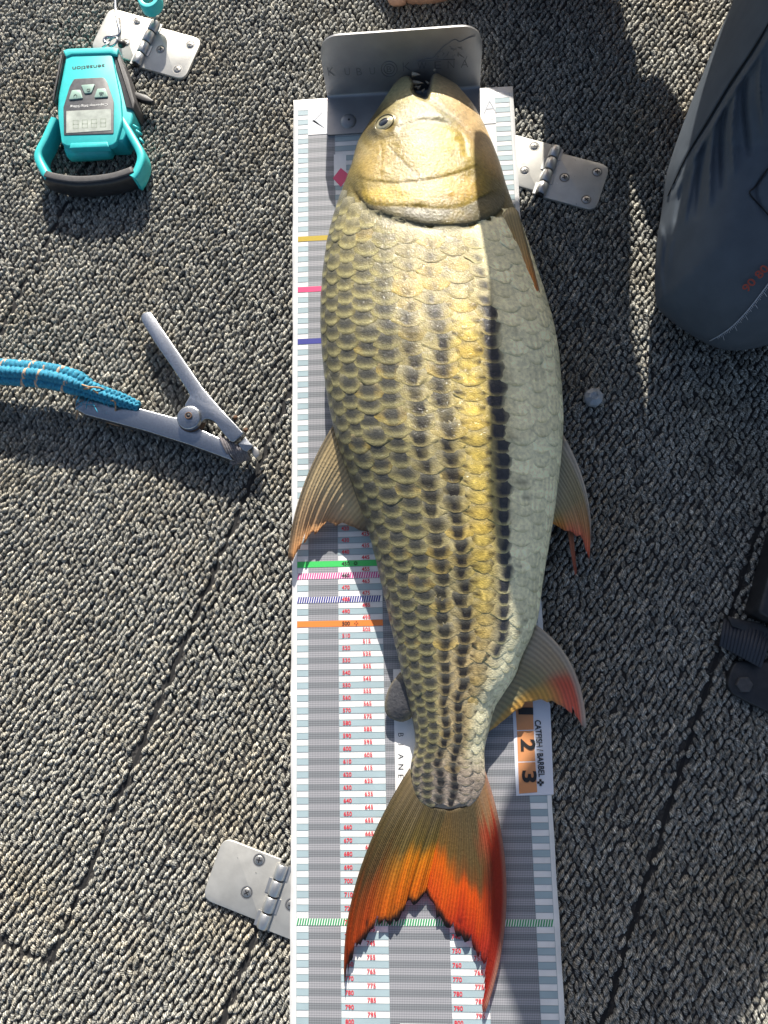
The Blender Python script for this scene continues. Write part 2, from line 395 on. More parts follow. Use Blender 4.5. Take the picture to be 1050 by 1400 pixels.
for s in SEAMS:
    p = np.array(s, float); mb = MB()
    for a, b in zip(p[:-1], p[1:]):
        e = (b - a) / np.linalg.norm(b - a); q = np.array([-e[1], e[0]]) * 1.5
        mb.add([(*(a - q), DZ - 0.8), (*(b - q), DZ - 0.8), (*(b + q), DZ - 0.8), (*(a + q), DZ - 0.8)], [[0, 1, 2, 3]])
    o = mb.obj('hatch_seam', M['gap'], smooth=False); tag(o, 'dark gap between two carpeted deck hatch panels', kind='structure')
# ------------------------------------------------------------------ printed measuring mat
W = 207.5
mat_t = thing('measuring_mat', (W / 2, -410, 0), 'long white printed fish measuring mat lying under the fish', 'measuring mat')
ZM = 0.3                                   # top of the mat; it lies on the pile
def mat_z(x, y): return ZM + 0.35 * np.sin(y * 0.02 + 0.6) * np.cos(x * 0.015) - 0 * x
mb = MB(); nx, ny = 24, 110
xs = np.linspace(0, W, nx); ys = np.linspace(-6, -880, ny)
edge = 0.5 * np.sin(ys * 0.031) + 0.35 * np.sin(ys * 0.11)
XX, YY = np.meshgrid(xs, ys); XX = XX + edge[:, None] * ((xs / W) - 0.5)[None, :] * 1.2
V = np.concatenate([np.stack([XX, YY, mat_z(XX, YY)], -1).reshape(-1, 3), np.stack([XX, YY, mat_z(XX, YY) - 1.0], -1).reshape(-1, 3)])
F = []; n0 = nx * ny
for i in range(ny - 1):
    for j in range(nx - 1):
        a = i * nx + j; F.append([a, a + nx, a + nx + 1, a + 1]); F.append([n0 + a, n0 + a + 1, n0 + a + nx + 1, n0 + a + nx])
for i in range(ny - 1):
    for j in (0, nx - 1):
        a = i * nx + j; q = [a, n0 + a, n0 + a + nx, a + nx]; F.append(q if j == 0 else q[::-1])
for j in range(nx - 1):
    F.append([j, j + 1, n0 + j + 1, n0 + j])
obj('sheet', V, F, M['vinyl'], mat_t)
PRINT = {}
def rect(mname, x0, x1, r0, r1, lift):
    """printed rectangle on the mat between ruler readings r0 and r1"""
    mb = PRINT.setdefault(mname, MB()); n = max(1, int(abs(r1 - r0) / 16)); k = max(1, int((x1 - x0) / 30))
    xs = np.linspace(x0, x1, k + 1); rs = np.linspace(r0, r1, n + 1)
    xx, rr = np.meshgrid(xs, rs); v = np.stack([xx, -rr, mat_z(xx, -rr) + lift], -1).reshape(-1, 3)
    f = [[i * (k + 1) + j, (i + 1) * (k + 1) + j, (i + 1) * (k + 1) + j + 1, i * (k + 1) + j + 1] for i in range(n) for j in range(k)]
    mb.add(v, f)
def para(mname, x0, x1, r0, r1, sh, lift):
    mb = PRINT.setdefault(mname, MB())
    v = [(x0, -r1), (x1, -r1), (x1 + sh, -r0), (x0 + sh, -r0)]
    mb.add([(x, y, float(mat_z(np.float64(x), np.float64(y))) + lift) for x, y in v], [[0, 1, 2, 3]])
A0, A1, A2, A3, A4 = 4.8, 14.3, 39.6, 76.6, 123.9
B1, B2, B3 = 152.5, 190.0, 203.5
special = {150: 'p_gold', 200: 'p_red', 250: 'p_navy', 450: 'p_green', 500: 'p_orange'}
hatched = {460: 'p_pink', 480: 'p_navy', 730: 'p_dgreen'}
for r in range(15, 870, 5):
    ten = r % 10 == 0; r0, r1 = r - 2.4, r + 2.6
    g = 'p_g2' if ten else 'p_g1'
    rect(g, A1, A2, r0, r1, 0.12)
    if r > 44: rect(g, A3, A4 if r > 560 else 100, r0, r1, 0.12)
    if r > 560: rect(g, B1, B2, r0, r1, 0.12)
    if ten:
        for x0, x1 in ((A0, A1), (A2, A3), (A4, B1), (B2, B3)):
            if x0 in (A2, A4) and r < 50: continue
            rect('p_cell', x0, x1, r0, r1, 0.12)
            rect('p_line', x0, x1, r0 - 0.22, r0 + 0.22, 0.2); rect('p_line', x0, x1, r1 - 0.22, r1 + 0.22, 0.2)
for x in (A0, A1, A2, A3, B2, B3): rect('p_line', x - 0.12, x + 0.12, 12, 870, 0.22)
for r, mname in special.items(): rect(mname, A0, A3, r - 2.4, r + 2.6, 0.3)
for r, mname in hatched.items():
    x1 = B3 if r == 730 else A3
    rect('p_white', A0, x1, r - 2.4, r + 2.6, 0.28)
    x = A0
    while x < x1 - 2.4: para(mname, x, x + 1.25, r - 2.4, r + 2.6, 1.1, 0.36); x += 2.0
# header, side panel and the catfish box
rect('p_white', A1, 45, 8.5, 44, 0.42); rect('p_white', 165, 190.0, 8.5, 44, 0.42); rect('p_red', 25, 60, 7.6, 8.4, 0.2)
rect('p_white', 38.5, 50, 66, 98, 0.3)
rect('p_white', 84.3, 112, 538, 690, 0.42); rect('p_white', 84.3, 120, 801, 870, 0.42)
rect('p_g2', 98, 110, 806, 812, 0.5)
box4 = pxy([(699.5, 940), (733, 940), (752, 962), (757, 1086), (705.6, 1087.8)])
mbx = PRINT.setdefault('p_label', MB()); mbx.add([(x, y, float(mat_z(x, y)) + 0.5) for x, y in box4][::-1], [[0, 1, 2, 3, 4]])
def pq(mname, pts, lift):
    q = pxy(pts); PRINT.setdefault(mname, MB()).add([(x, y, float(mat_z(x, y)) + lift) for x, y in q], [[3, 2, 1, 0]])
pq('p_brown', [(703.5, 950), (728, 948), (729.6, 997.5), (706.6, 998.2)], 0.62)
pq('p_brown', [(706.7, 999.4), (729.7, 998.7), (731.8, 1040.6), (708, 1041.2)], 0.62)
pq('p_brown', [(708.1, 1042.4), (731.9, 1041.8), (734.4, 1083), (709.6, 1085)], 0.62)
# red diamond beside the head
pq('p_red', [(455, 244), (466, 230), (478, 240), (466, 256)], 0.45)
for mname, m_ in PRINT.items():
    nm = {'p_line': 'printed_line', 'p_cell': 'printed_cell', 'p_white': 'printed_panel'}.get(mname, 'printed_band')
    o = m_.obj(nm, M[mname], mat_t, smooth=False, kind='stuff')
num = MB(); bnum = MB()
def label(mb, txt, x, r, h, w=None, off=0.02, lift=0.45):
    v, f = text_geo(txt, (x, -r, float(mat_z(x, -r)) + lift), (1, 0, 0), (0, 1, 0), w=w, h=h, offset=off); mb.add(v, f)
for r in range(410, 866, 5):
    dark = r in (450, 500, 460)
    label(bnum if dark else num, str(r), 42.6 if r % 10 == 0 else 59.6, r + 1.9, 3.5, 6.6, 0.03 if dark else 0.018, 0.5)
    if r >= 735: label(num, str(r), 125.2 if r % 10 == 0 else 141.6, r + 1.9, 3.5, 6.8, 0.018, 0.5)
num.obj('printed_numbers', M['red_ink'], mat_t, smooth=False, kind='stuff')
# fish-shaped markers after 450 and 500
for r in (450, 500):
    for a in range(8 if r == 450 else 4):
        t = a * (math.pi / 4 if r == 450 else math.pi / 2); c = np.array([54.5, -r - 0.1, ZM + 0.75]); d = np.array([math.cos(t), math.sin(t), 0]); s = np.array([-d[1], d[0], 0])
        bnum.add([c + d * 0.8 - s * .4, c + d * 0.8 + s * .4, c + d * 1.8 + s * .25, c + d * 1.8 - s * .25], [[0, 1, 2, 3]])
for txt, u, v, w, h in (('1', 708.5, 967, 5.5, 15), ('2', 711.5, 1010, 9, 15), ('3', 713, 1053, 9, 15)):
    o_ = G(u, v); dn = G(u + 1.0, v + 40) - o_; dn /= np.linalg.norm(dn); up = np.array([-dn[1], dn[0], 0])
    vv, f = text_geo(txt, o_ + np.array([0, 0, ZM + 0.9]), dn, up, w=w, h=h * 0.78, offset=0.03); bnum.add(vv, f)
a0, a1 = G(730.5, 984.5), G(736, 1062); dn = (a1 - a0) / np.linalg.norm(a1 - a0); up = np.array([-dn[1], dn[0], 0])
vv, f = text_geo('CATFISH / BARBEL', a0 + np.array([0, 0, ZM + 0.9]), dn, up, w=np.linalg.norm(a1 - a0), h=5.0, offset=0.02); bnum.add(vv, f)
c = G(738.7, 1069.5) + np.array([0, 0, ZM + 0.9])
for ex, ey in (((1, 0, 0), (0, 1, 0)), ((0, 1, 0), (1, 0, 0))):
    ex, ey = np.array(ex), np.array(ey)
    for s in (-1, 1): bnum.add([c + s * ex * .6 - ey * .9, c + s * ex * 2.6 - ey * .9, c + s * ex * 2.6 + ey * .9, c + s * ex * .6 + ey * .9], [[0, 1, 2, 3] if s > 0 else [3, 2, 1, 0]])
for k, ch in enumerate('BJANE'):
    o_ = G(544.5, 1002 + 14.2 * k) + np.array([0, 0, ZM + 0.75])
    vv, f = text_geo(ch, o_, (0, -1, 0), (1, 0, 0), h=4.2, offset=-0.008); bnum.add(vv, f)
bnum.obj('printed_lettering', M['ink'], mat_t, smooth=False, kind='stuff')
hd = MB()
for txt, x, r, h in (('K', 17.5, 37, 16), ('W', 22.5, 43, 4), ('A', 179, 33, 13), ('M', 184, 43, 5)):
    label(hd, txt, x, r, h, None, -0.025, 0.7)
hd.obj('printed_heading', M['tick_ink'], mat_t, smooth=False, kind='stuff')

# ------------------------------------------------------------------ bent steel stop plate at the head of the mat
plate = thing('stop_plate', (103, -10, ZM), 'upright bent steel stop plate with engraved name at the top of the mat', 'stop plate')
PT = 1.6; PH = 66.0
def plate_sheet():
    """profile: flange on the mat, bend, upright; swept across the width with rounded upper corners"""
    x0, x1 = 33.0, 176.5; nx = 40; xs = np.linspace(x0, x1, nx)
    prof = [(-46.5, ZM + 0.6), (-30, ZM + 0.6), (-14, ZM + 0.6)]
    for a in np.linspace(0, math.pi / 2, 6): prof.append((-9 + 4.5 * math.sin(a), ZM + 5.1 - 4.5 * math.cos(a)))
    prof += [(-4.3, z) for z in np.linspace(ZM + 10, PH, 12)]
    prof = np.array(prof); n = len(prof); V = []; F = []
    nrm = np.gradient(prof, axis=0); nrm = np.column_stack([-nrm[:, 1], nrm[:, 0]]); nrm /= np.linalg.norm(nrm, axis=1)[:, None]
    for side in (0, 1):
        for x in xs:
            d = min(x - x0, x1 - x); R = 19.0
            drop = R - math.sqrt(max(R * R - (R - d) ** 2, 0)) if d < R else 0.0
            for i in range(n):
                q = prof[i] + nrm[i] * (PT if side else 0); z = q[1]
                if prof[i, 1] > PH - 32:
                    f = (prof[i, 1] - (PH - 32)) / 32.0; z = q[1] - drop * f
                V.append((x, q[0] + max(prof[i, 1] - ZM - 8, 0) * 0.13, z))
    m = nx * n
    for i in range(nx - 1):
        for j in range(n - 1):
            a = i * n + j; F.append([a, a + n, a + n + 1, a + 1]); F.append([m + a, m + a + 1, m + a + n + 1, m + a + n])
    for i in range(nx - 1):
        for j in (0, n - 1):
            a = i * n + j; q = [a, m + a, m + a + n, a + n]; F.append(q if j == 0 else q[::-1])
    for i in (0, nx - 1):
        for j in range(n - 1):
            a = i * n + j; q = [a, a + 1, m + a + 1, m + a]; F.append(q if i == 0 else q[::-1])
    return V, F
v, f = plate_sheet(); edge_split(obj('plate', v, f, M['steel_dark'], plate), 50)
def dome(c, r, h, seg=20, rings=5):
    V = [(c[0], c[1], c[2] + h)]; F = []
    for i in range(1, rings + 1):
        a = i / rings * math.pi / 2
        for j in range(seg):
            t = 2 * math.pi * j / seg; V.append((c[0] + r * math.sin(a) * math.cos(t), c[1] + r * math.sin(a) * math.sin(t), c[2] + h * math.cos(a)))
    for j in range(seg): F.append([0, 1 + j, 1 + (j + 1) % seg])
    for i in range(rings - 1):
        for j in range(seg):
            k = (j + 1) % seg; a = 1 + i * seg; F.append([a + j, a + seg + j, a + seg + k, a + k])
    return V, F
rc = G(476.5, 166, ZM + 2)
v, f = dome((rc[0], rc[1], ZM + 2.1), 7.6, 2.6); riv = obj('rivet', v, f, M['steel_dark'], plate)
v, f = dome((rc[0] + .6, rc[1], ZM + 4.2), 1.4, 0.7); obj('rivet_pin', v, f, M['ink'], riv)
def on_plate(u, v):
    """point measured in the photograph, on the front face of the upright plate"""
    a = G(u, v, 0.0); b = G(u, v, 60.0); yf = -4.3 - PT - 0.15 + 1.5
    t = (yf - a[1]) / (b[1] - a[1]); p = a + (b - a) * t; return np.array([p[0], yf, p[2]])
PFY = -4.3
eng = MB()
def plate_text(txt, u0, u1, v0, h, off=-0.012):
    p, q = on_plate(u0, v0), on_plate(u1, v0 - (u1 - u0) * 0.055)
    ex = q - p; w = np.linalg.norm(ex); ex /= w
    vv, f = text_geo(txt, p, (ex[0], 0.13 * ex[2], ex[2]), (0, 0.13, 0.99), w=w, h=h, offset=off); eng.add(vv, f)
# front face of the upright: measure it from the built profile
PLY = -5.95
def on_plate(u, v):
    a = G(u, v, 0.0); b = G(u, v, 60.0); f = lambda p: p[1] - (PLY - 0.25 + 0.13 * (p[2] - ZM - 8)); t = f(a) / (f(a) - f(b)); return a + (b - a) * t
for txt, u0, u1, v0, h in (('K', 449, 458, 104, 9), ('U', 472, 479, 103, 7.5), ('B', 488, 495, 103, 7.5), ('U', 506, 513, 102, 7.5), ('K', 551, 562, 97, 9), ('W', 571, 583, 95.5, 8), ('E', 594, 603, 94.5, 8), ('N', 612, 621, 93.5, 8), ('A', 630, 640, 92.5, 8)):
    plate_text(txt, u0, u1, v0, h)
cc = on_plate(532, 94.5)
for R in (8.0, 5.2):
    t = np.linspace(0, 2 * math.pi, 28); path = np.column_stack([cc[0] + R * 0.9 * np.cos(t), cc[1] + 0.13 * R * np.sin(t), cc[2] + R * np.sin(t)])
    v, f = tube(path, 0.35, 5, cap=False); eng.add(v, f)
vv, f = text_geo('B', (cc[0] - 2.2, cc[1] - 0.4, cc[2] - 3), (1, 0, 0), (0, 0.13, 0.99), w=4.4, h=6); eng.add(vv, f)
hill = np.array([on_plate(u, v) for u, v in ((570, 83), (578, 81.5), (586, 80), (592, 79), (598, 72), (606, 64), (614, 58.5), (622, 54), (628, 57), (634, 55), (640, 52), (650, 49))])
v, f = tube(smooth_path(hill, 40), 0.35, 5); eng.add(v, f)
for k in range(22):
    u = rng.uniform(596, 640); v_ = rng.uniform(60 + abs(u - 622) * 0.55, 80); q = np.array([on_plate(u, v_), on_plate(u + rng.uniform(-7, 7), v_ + rng.uniform(-7, 7))])
    v, f = tube(q, 0.16, 4); eng.add(v, f)
v, f = tube(np.array([on_plate(570, 84), on_plate(600, 82), on_plate(622, 81)]), 0.25, 4); eng.add(v, f)
eng.obj('engraving', M['engrave'], plate, kind='stuff')
# ------------------------------------------------------------------ steel hinges
def make_hinge(label_):
    t = thing('hinge', (0, 0, 0), label_, 'hinge', 'steel hatch hinges on the deck')
    leaf_r = round_poly([(2.5, -28), (52, -28), (52, 19), (2.5, 19)], [0.8, 9, 9, 0.8], 6)
    leaf_l = round_poly([(-2.5, 25), (-53, 25), (-53, -24), (-2.5, -24)], [0.8, 9, 9, 0.8], 6)
    for nm, pl in (('leaf', leaf_r), ('leaf', leaf_l)):
        v, f = slab(pl, 1.2, 3.8, 0.5); edge_split(obj(nm, v, f, M['steel_leaf'], t), 50)
    ax = np.array([[0, -26, 0], [0, 22, 0]], float)
    ys = np.linspace(-28, 23, 5)
    for k in range(4):
        y0, y1 = ys[k] + 0.7, ys[k + 1] - 0.7
        p = np.array([[0, y0, 4.6], [0, y0 + .6, 4.6], [0, y1 - .6, 4.6], [0, y1, 4.6]]); v, f = tube(p, np.array([4.3, 4.8, 4.8, 4.3]), 20)
        edge_split(obj('knuckle', v, f, M['steel'], t), 50)
        s = 1 if k % 2 else -1
        v, f = box((s * 4.6, (y0 + y1) / 2, 2.6), np.eye(3), (2.6, (y1 - y0) / 2, 1.8)); flat_obj(obj('knuckle_web', v, f, M['steel'], t))
        if k < 3:
            p = np.array([[0, y1 + .05, 4.6], [0, ys[k + 1] + .65, 4.6]]); v, f = tube(p, 3.9, 16); obj('washer', v, f, M['black'], t)
    p = np.array([[0, -28.6, 4.6], [0, -27, 4.6]]); v, f = tube(p, 3.4, 16); obj('pin', v, f, M['black'], t)
    for (x, y) in ((16, -4), (42.5, 9.5), (41, -19.5), (-19.5, 18.5), (-20.5, -7.5)):
        seg = 24; tt = np.linspace(0, 2 * math.pi, seg, endpoint=False); V = []
        for r, z in ((5.0, 3.82), (4.4, 3.86), (3.8, 3.84), (3.6, 3.6), (3.4, 4.0), (2.2, 4.35)):
            V += [(x + r * math.cos(a), y + r * math.sin(a), z) for a in tt]
        V.append((x, y, 4.45)); n = 5 * seg; F = [[i * seg + j, i * seg + (j + 1) % seg, (i + 1) * seg + (j + 1) % seg, (i + 1) * seg + j] for i in range(5) for j in range(seg)]
        F += [[n + j, n + (j + 1) % seg, 6 * seg] for j in range(seg)]
        sc = obj('screw', V, F, M['screw'], t)
        a0 = random.uniform(0, 1.5); mb = MB()
        for a in (a0, a0 + math.pi / 2):
            e = np.array([math.cos(a), math.sin(a), 0]); mb.add(*box((x, y, 4.42 + (0.02 if a > a0 else 0)), [e, np.array([-e[1], e[0], 0]), (0, 0, 1)], (2.1, 0.42, 0.1)))
        mb.obj('cross_slot', M['ink'], sc, smooth=False)
        rr = [(x + r * math.cos(a), y + r * math.sin(a), 3.87) for r in (4.15, 3.75) for a in tt]
        obj('recess', rr, [[j, (j + 1) % seg, seg + (j + 1) % seg, seg + j] for j in range(seg)], M['ink'], sc)
    return t
def copy_thing(o, label_):
    c = o.copy(); COL.objects.link(c); c['label'] = label_
    for ch in o.children:
        d = ch.copy(); COL.objects.link(d); d.parent = c
        for g in ch.children:
            e = g.copy(); COL.objects.link(e); e.parent = d
    return c
def place_hinge(h, top, bot):
    a = G(*top, 8.0 + DZ); b = G(*bot, 8.0 + DZ); a, b = a[:2], b[:2]; d = (a - b) / np.linalg.norm(a - b)
    c = (a + b) / 2 + d * 2.5
    h.location = (c[0] * MM, c[1] * MM, (DZ + 0.1) * MM); h.rotation_euler = (0, 0, math.atan2(d[1], d[0]) - math.pi / 2)
h0 = make_hinge('steel hatch hinge half shaded beside the fish head and mat edge')
h1 = copy_thing(h0, 'sunlit steel hinge behind the teal digital scale and its ring')
h2 = copy_thing(h0, 'steel hinge half hidden under the lower left edge of the mat')
place_hinge(h0, (762, 196), (738, 266)); place_hinge(h1, (213, 24), (183, 88)); place_hinge(h2, (388, 1178), (355, 1276))
# ------------------------------------------------------------------ the fish
FV = np.array([97, 103, 115, 140, 165, 192, 223, 252, 280, 304, 328, 350, 370, 400, 420, 440, 480, 530, 570, 600, 640, 680, 720, 770, 800, 840, 870, 900, 923, 948, 965, 1000, 1021, 1045, 1070, 1095, 1116], float)
FL = np.array([551, 549, 538.5, 522, 505.5, 489, 481, 470, 460, 453, 447, 444, 441, 439, 438, 438, 440, 445, 453, 460, 473, 487, 502, 515, 522, 531, 538, 545, 550, 556, 560, 567, 568, 561, 562, 568, 590], float)
FR = np.array([601, 604, 624, 646, 660, 672, 684, 692, 702, 713, 721, 728, 735, 745, 751, 757, 764, 768, 770, 769, 765, 761, 755, 746, 741, 736, 727, 712, 705, 688, 676, 668, 662, 662, 664, 656, 632], float)
HV = np.array([97, 115, 140, 200, 260, 320, 450, 600, 750, 900, 1000, 1060, 1116], float)
HH = np.array([32, 40, 48, 60, 68, 72, 78, 75, 62, 43, 29, 19, 9], float)
def sm(x, xp, fp):
    """smoothed table lookup"""
    x = np.asarray(x, float); return (np.interp(x - 8, xp, fp) + 2 * np.interp(x, xp, fp) + np.interp(x + 8, xp, fp)) / 4
def fish_lr(v):
    w = np.clip((np.asarray(v, float) - 120) / 20, 0, 1)
    return (np.interp(v, FV, FL) * (1 - w) + sm(v, FV, FL) * w), (np.interp(v, FV, FR) * (1 - w) + sm(v, FV, FR) * w)
NOTCH = np.array([(520, 85), (539, 113), (545, 107), (550, 103.5), (556, 102.5), (560.5, 104), (566, 112.6), (565, 123), (570, 129), (580.7, 134), (583, 133), (586.7, 121), (589, 109), (591, 102), (594, 99.6), (598, 98.7), (603, 101), (612, 106), (625, 85)], float)
def poly_sd(u, v, P):
    """signed distance, negative inside"""
    D = np.full(u.shape, 1e9); ins = np.zeros(u.shape, bool); n = len(P)
    for i in range(n):
        a, b = P[i], P[(i + 1) % n]; e = b - a; t = np.clip(((u - a[0]) * e[0] + (v - a[1]) * e[1]) / (e @ e), 0, 1)
        D = np.minimum(D, np.hypot(u - a[0] - t * e[0], v - a[1] - t * e[1]))
        c = ((a[1] > v) != (b[1] > v)); ins ^= c & (u < (b[0] - a[0]) * (v - a[1]) / (b[1] - a[1] + 1e-12) + a[0])
    return np.where(ins, -D, D)
def line_sd(u, v, pts, n=60):
    """distance to a smooth line and side (positive = below / tailward)"""
    p = smooth_path(np.array(pts, float), n); D = np.full(u.shape, 1e9); S = np.zeros(u.shape); T = np.zeros(u.shape)
    for i in range(n - 1):
        a, b = p[i], p[i + 1]; e = b - a; t = np.clip(((u - a[0]) * e[0] + (v - a[1]) * e[1]) / (e @ e), 0, 1)
        dx, dy = u - a[0] - t * e[0], v - a[1] - t * e[1]; d = np.hypot(dx, dy); k = d < D
        D = np.where(k, d, D); S = np.where(k, np.sign(e[0] * dy - e[1] * dx), S); T = np.where(k, (i + t) / (n - 1), T)
    return D, S, T
GILL = [(482, 255), (490, 268), (502, 284), (518, 292), (541, 299), (577, 308), (613, 309.5), (637, 308), (665, 300), (684, 287), (690, 268), (686, 246)]
OPER = [(496, 258), (499, 272), (510, 279), (530, 281), (560, 282), (600, 284.5), (630, 282), (652, 272)]
PREO = [(487, 240), (505, 246), (540, 249), (575, 246), (605, 241), (628, 235), (646, 228)]
MAXI = [(549, 134), (565, 131), (583, 136), (605, 151), (625, 166), (640, 181), (650, 193)]
SUBO = [(531, 199), (545, 215), (558, 228), (573, 241)]
POST = [(521, 198), (522, 215), (520, 240)]
BROW = [(500, 176), (515, 186), (530, 185), (541, 172)]
CHEEK = [(545, 175), (575, 166), (605, 168), (625, 176), (634, 190), (637, 210)]
def gauss(d, w): return np.exp(-(d / w) ** 2)
def gill_v(u): return np.interp(u, [430, 455, 482, 490, 502, 518, 541, 577, 613, 637, 665, 684, 700, 720], [268, 262, 257, 268, 284, 292, 299, 308, 309.5, 308, 300, 290, 288, 288])
def head_relief(u, v):
    z = np.zeros(u.shape)
    d, s, t = line_sd(u, v, GILL); k = d < 40
    below = (s > 0)
    up = np.clip(1 - d / 30, 0, 1)
    cover = np.where(s < 0, 3.0 * (1 - np.exp(-d / 5.0)) * np.clip(1 - d / 70, 0, 1), 0.0)   # the gill cover stands proud
    z += cover - np.where(below, 1.0 * gauss(d, 8), 0)
    d, s, t = line_sd(u, v, OPER); z += np.where(s < 0, 1.2 * (1 - np.exp(-d / 3.5)) * np.exp(-d / 26), 0)
    d, s, t = line_sd(u, v, PREO); z += np.where(s < 0, 0.8 * (1 - np.exp(-d / 3.5)) * np.exp(-d / 24), -0.45 * gauss(d, 6))
    d, s, t = line_sd(u, v, MAXI); z -= 0.6 * gauss(d, 3.0); z += 0.4 * gauss(d - 7, 5)
    for ln in (SUBO, POST): d, s, t = line_sd(u, v, ln); z -= 0.35 * gauss(d, 1.8); 
    d, s, t = line_sd(u, v, CHEEK); z -= 0.6 * gauss(d, 3.5); z += 0.5 * gauss(d - 8, 5)
    r3 = np.random.default_rng(3)
    for q in range(34):                       # small uneven bones and pits of the cheek plates
        cu, cv, wq, aq = r3.uniform(480, 650), r3.uniform(150, 295), r3.uniform(4, 11), r3.normal(0, 0.5)
        z += aq * gauss(np.hypot((u - cu), (v - cv) * 1.5), wq)
    for q in range(60):
        cu, cv, wq, aq = r3.uniform(480, 655), r3.uniform(130, 300), r3.uniform(2, 4.5), r3.normal(0, 0.10)
        z += aq * gauss(np.hypot((u - cu), (v - cv) * 1.3), wq)
    e = np.hypot((u - 526) / 1.15, v - 168.5); z += 1.0 * gauss(e - 15, 4.5) - 2.4 * gauss(e, 9)
    return z
def fish_z(u, v, relief=True):
    L, R = fish_lr(v); H = np.interp(v, HV, HH); zm = 0.46 * H
    t = np.clip((u - (L + R) / 2) / ((R - L) / 2), -1, 1)
    z = zm + (H - zm) * np.clip(1 - np.abs(t) ** 2.15, 0, 1) ** 0.52
    if relief:
        fade = np.clip((1 - np.abs(t)) / 0.25, 0, 1); fade = fade * fade * (3 - 2 * fade)
        m = v < 345
        if np.any(m):
            r = np.zeros(u.shape); r[m] = head_relief(u[m], v[m]); z = z + r * fade * np.clip((345 - v) / 30, 0, 1)
    return z
def fish_P(u, v, relief=True):
    return G(u, v, fish_z(u, v, relief))
_TH0 = (np.array([330, 500, 700, 900, 1000, 1060, 1110.]), np.array([1.5, 0, -0.6, 2.4, 11, 9, 8.]))
_THP = (np.array([310, 500, 700, 900, 1000, 1070, 1110.]), np.array([13.4, 13.1, 14.4, 17, 20, 23, 25.]))
def row_theta(k, v): return np.radians(np.interp(v, *_TH0) + (k - 5) * np.interp(v, *_THP))
def theta_u(th, v):
    L, R = fish_lr(v); return (L + R) / 2 + np.sin(th) * (R - L) / 2
def u_theta(u, v):
    L, R = fish_lr(v); return np.arcsin(np.clip((u - (L + R) / 2) / ((R - L) / 2), -1, 1))
def mixc(a, b, t): return np.asarray(a) * (1 - t[..., None]) + np.asarray(b) * t[..., None]
def sst(x, a, b):
    t = np.clip((x - a) / (b - a), 0, 1); return t * t * (3 - 2 * t)
C_DORS, C_GOLD, C_PALE, C_YEL, C_BEL, C_PEACH = (0.085, 0.08, 0.045), (0.27, 0.225, 0.085), (0.43, 0.355, 0.165), (0.62, 0.44, 0.07), (0.95, 0.87, 0.55), (0.62, 0.45, 0.23)
def skin_col(u, v):
    th = np.degrees(u_theta(u, v)); c = np.broadcast_to(np.array(C_GOLD), u.shape + (3,))
    c = mixc(C_DORS, c, sst(th, -80, -52))
    c = mixc(c, C_PALE, sst(th, -34, -8))
    c = mixc(c, C_YEL, 0.75 * gauss(th - 14, 9) * sst(v, 380, 470) * (1 - sst(v, 900, 1010)))
    c = mixc(c, C_BEL, sst(th, 22, 40))
    c = mixc(c, C_PEACH, 0.75 * gauss(th - 8, 26) * sst(v, 780, 930))
    c = mixc(c, (0.46, 0.36, 0.27), sst(v, 1010, 1070))
    return c
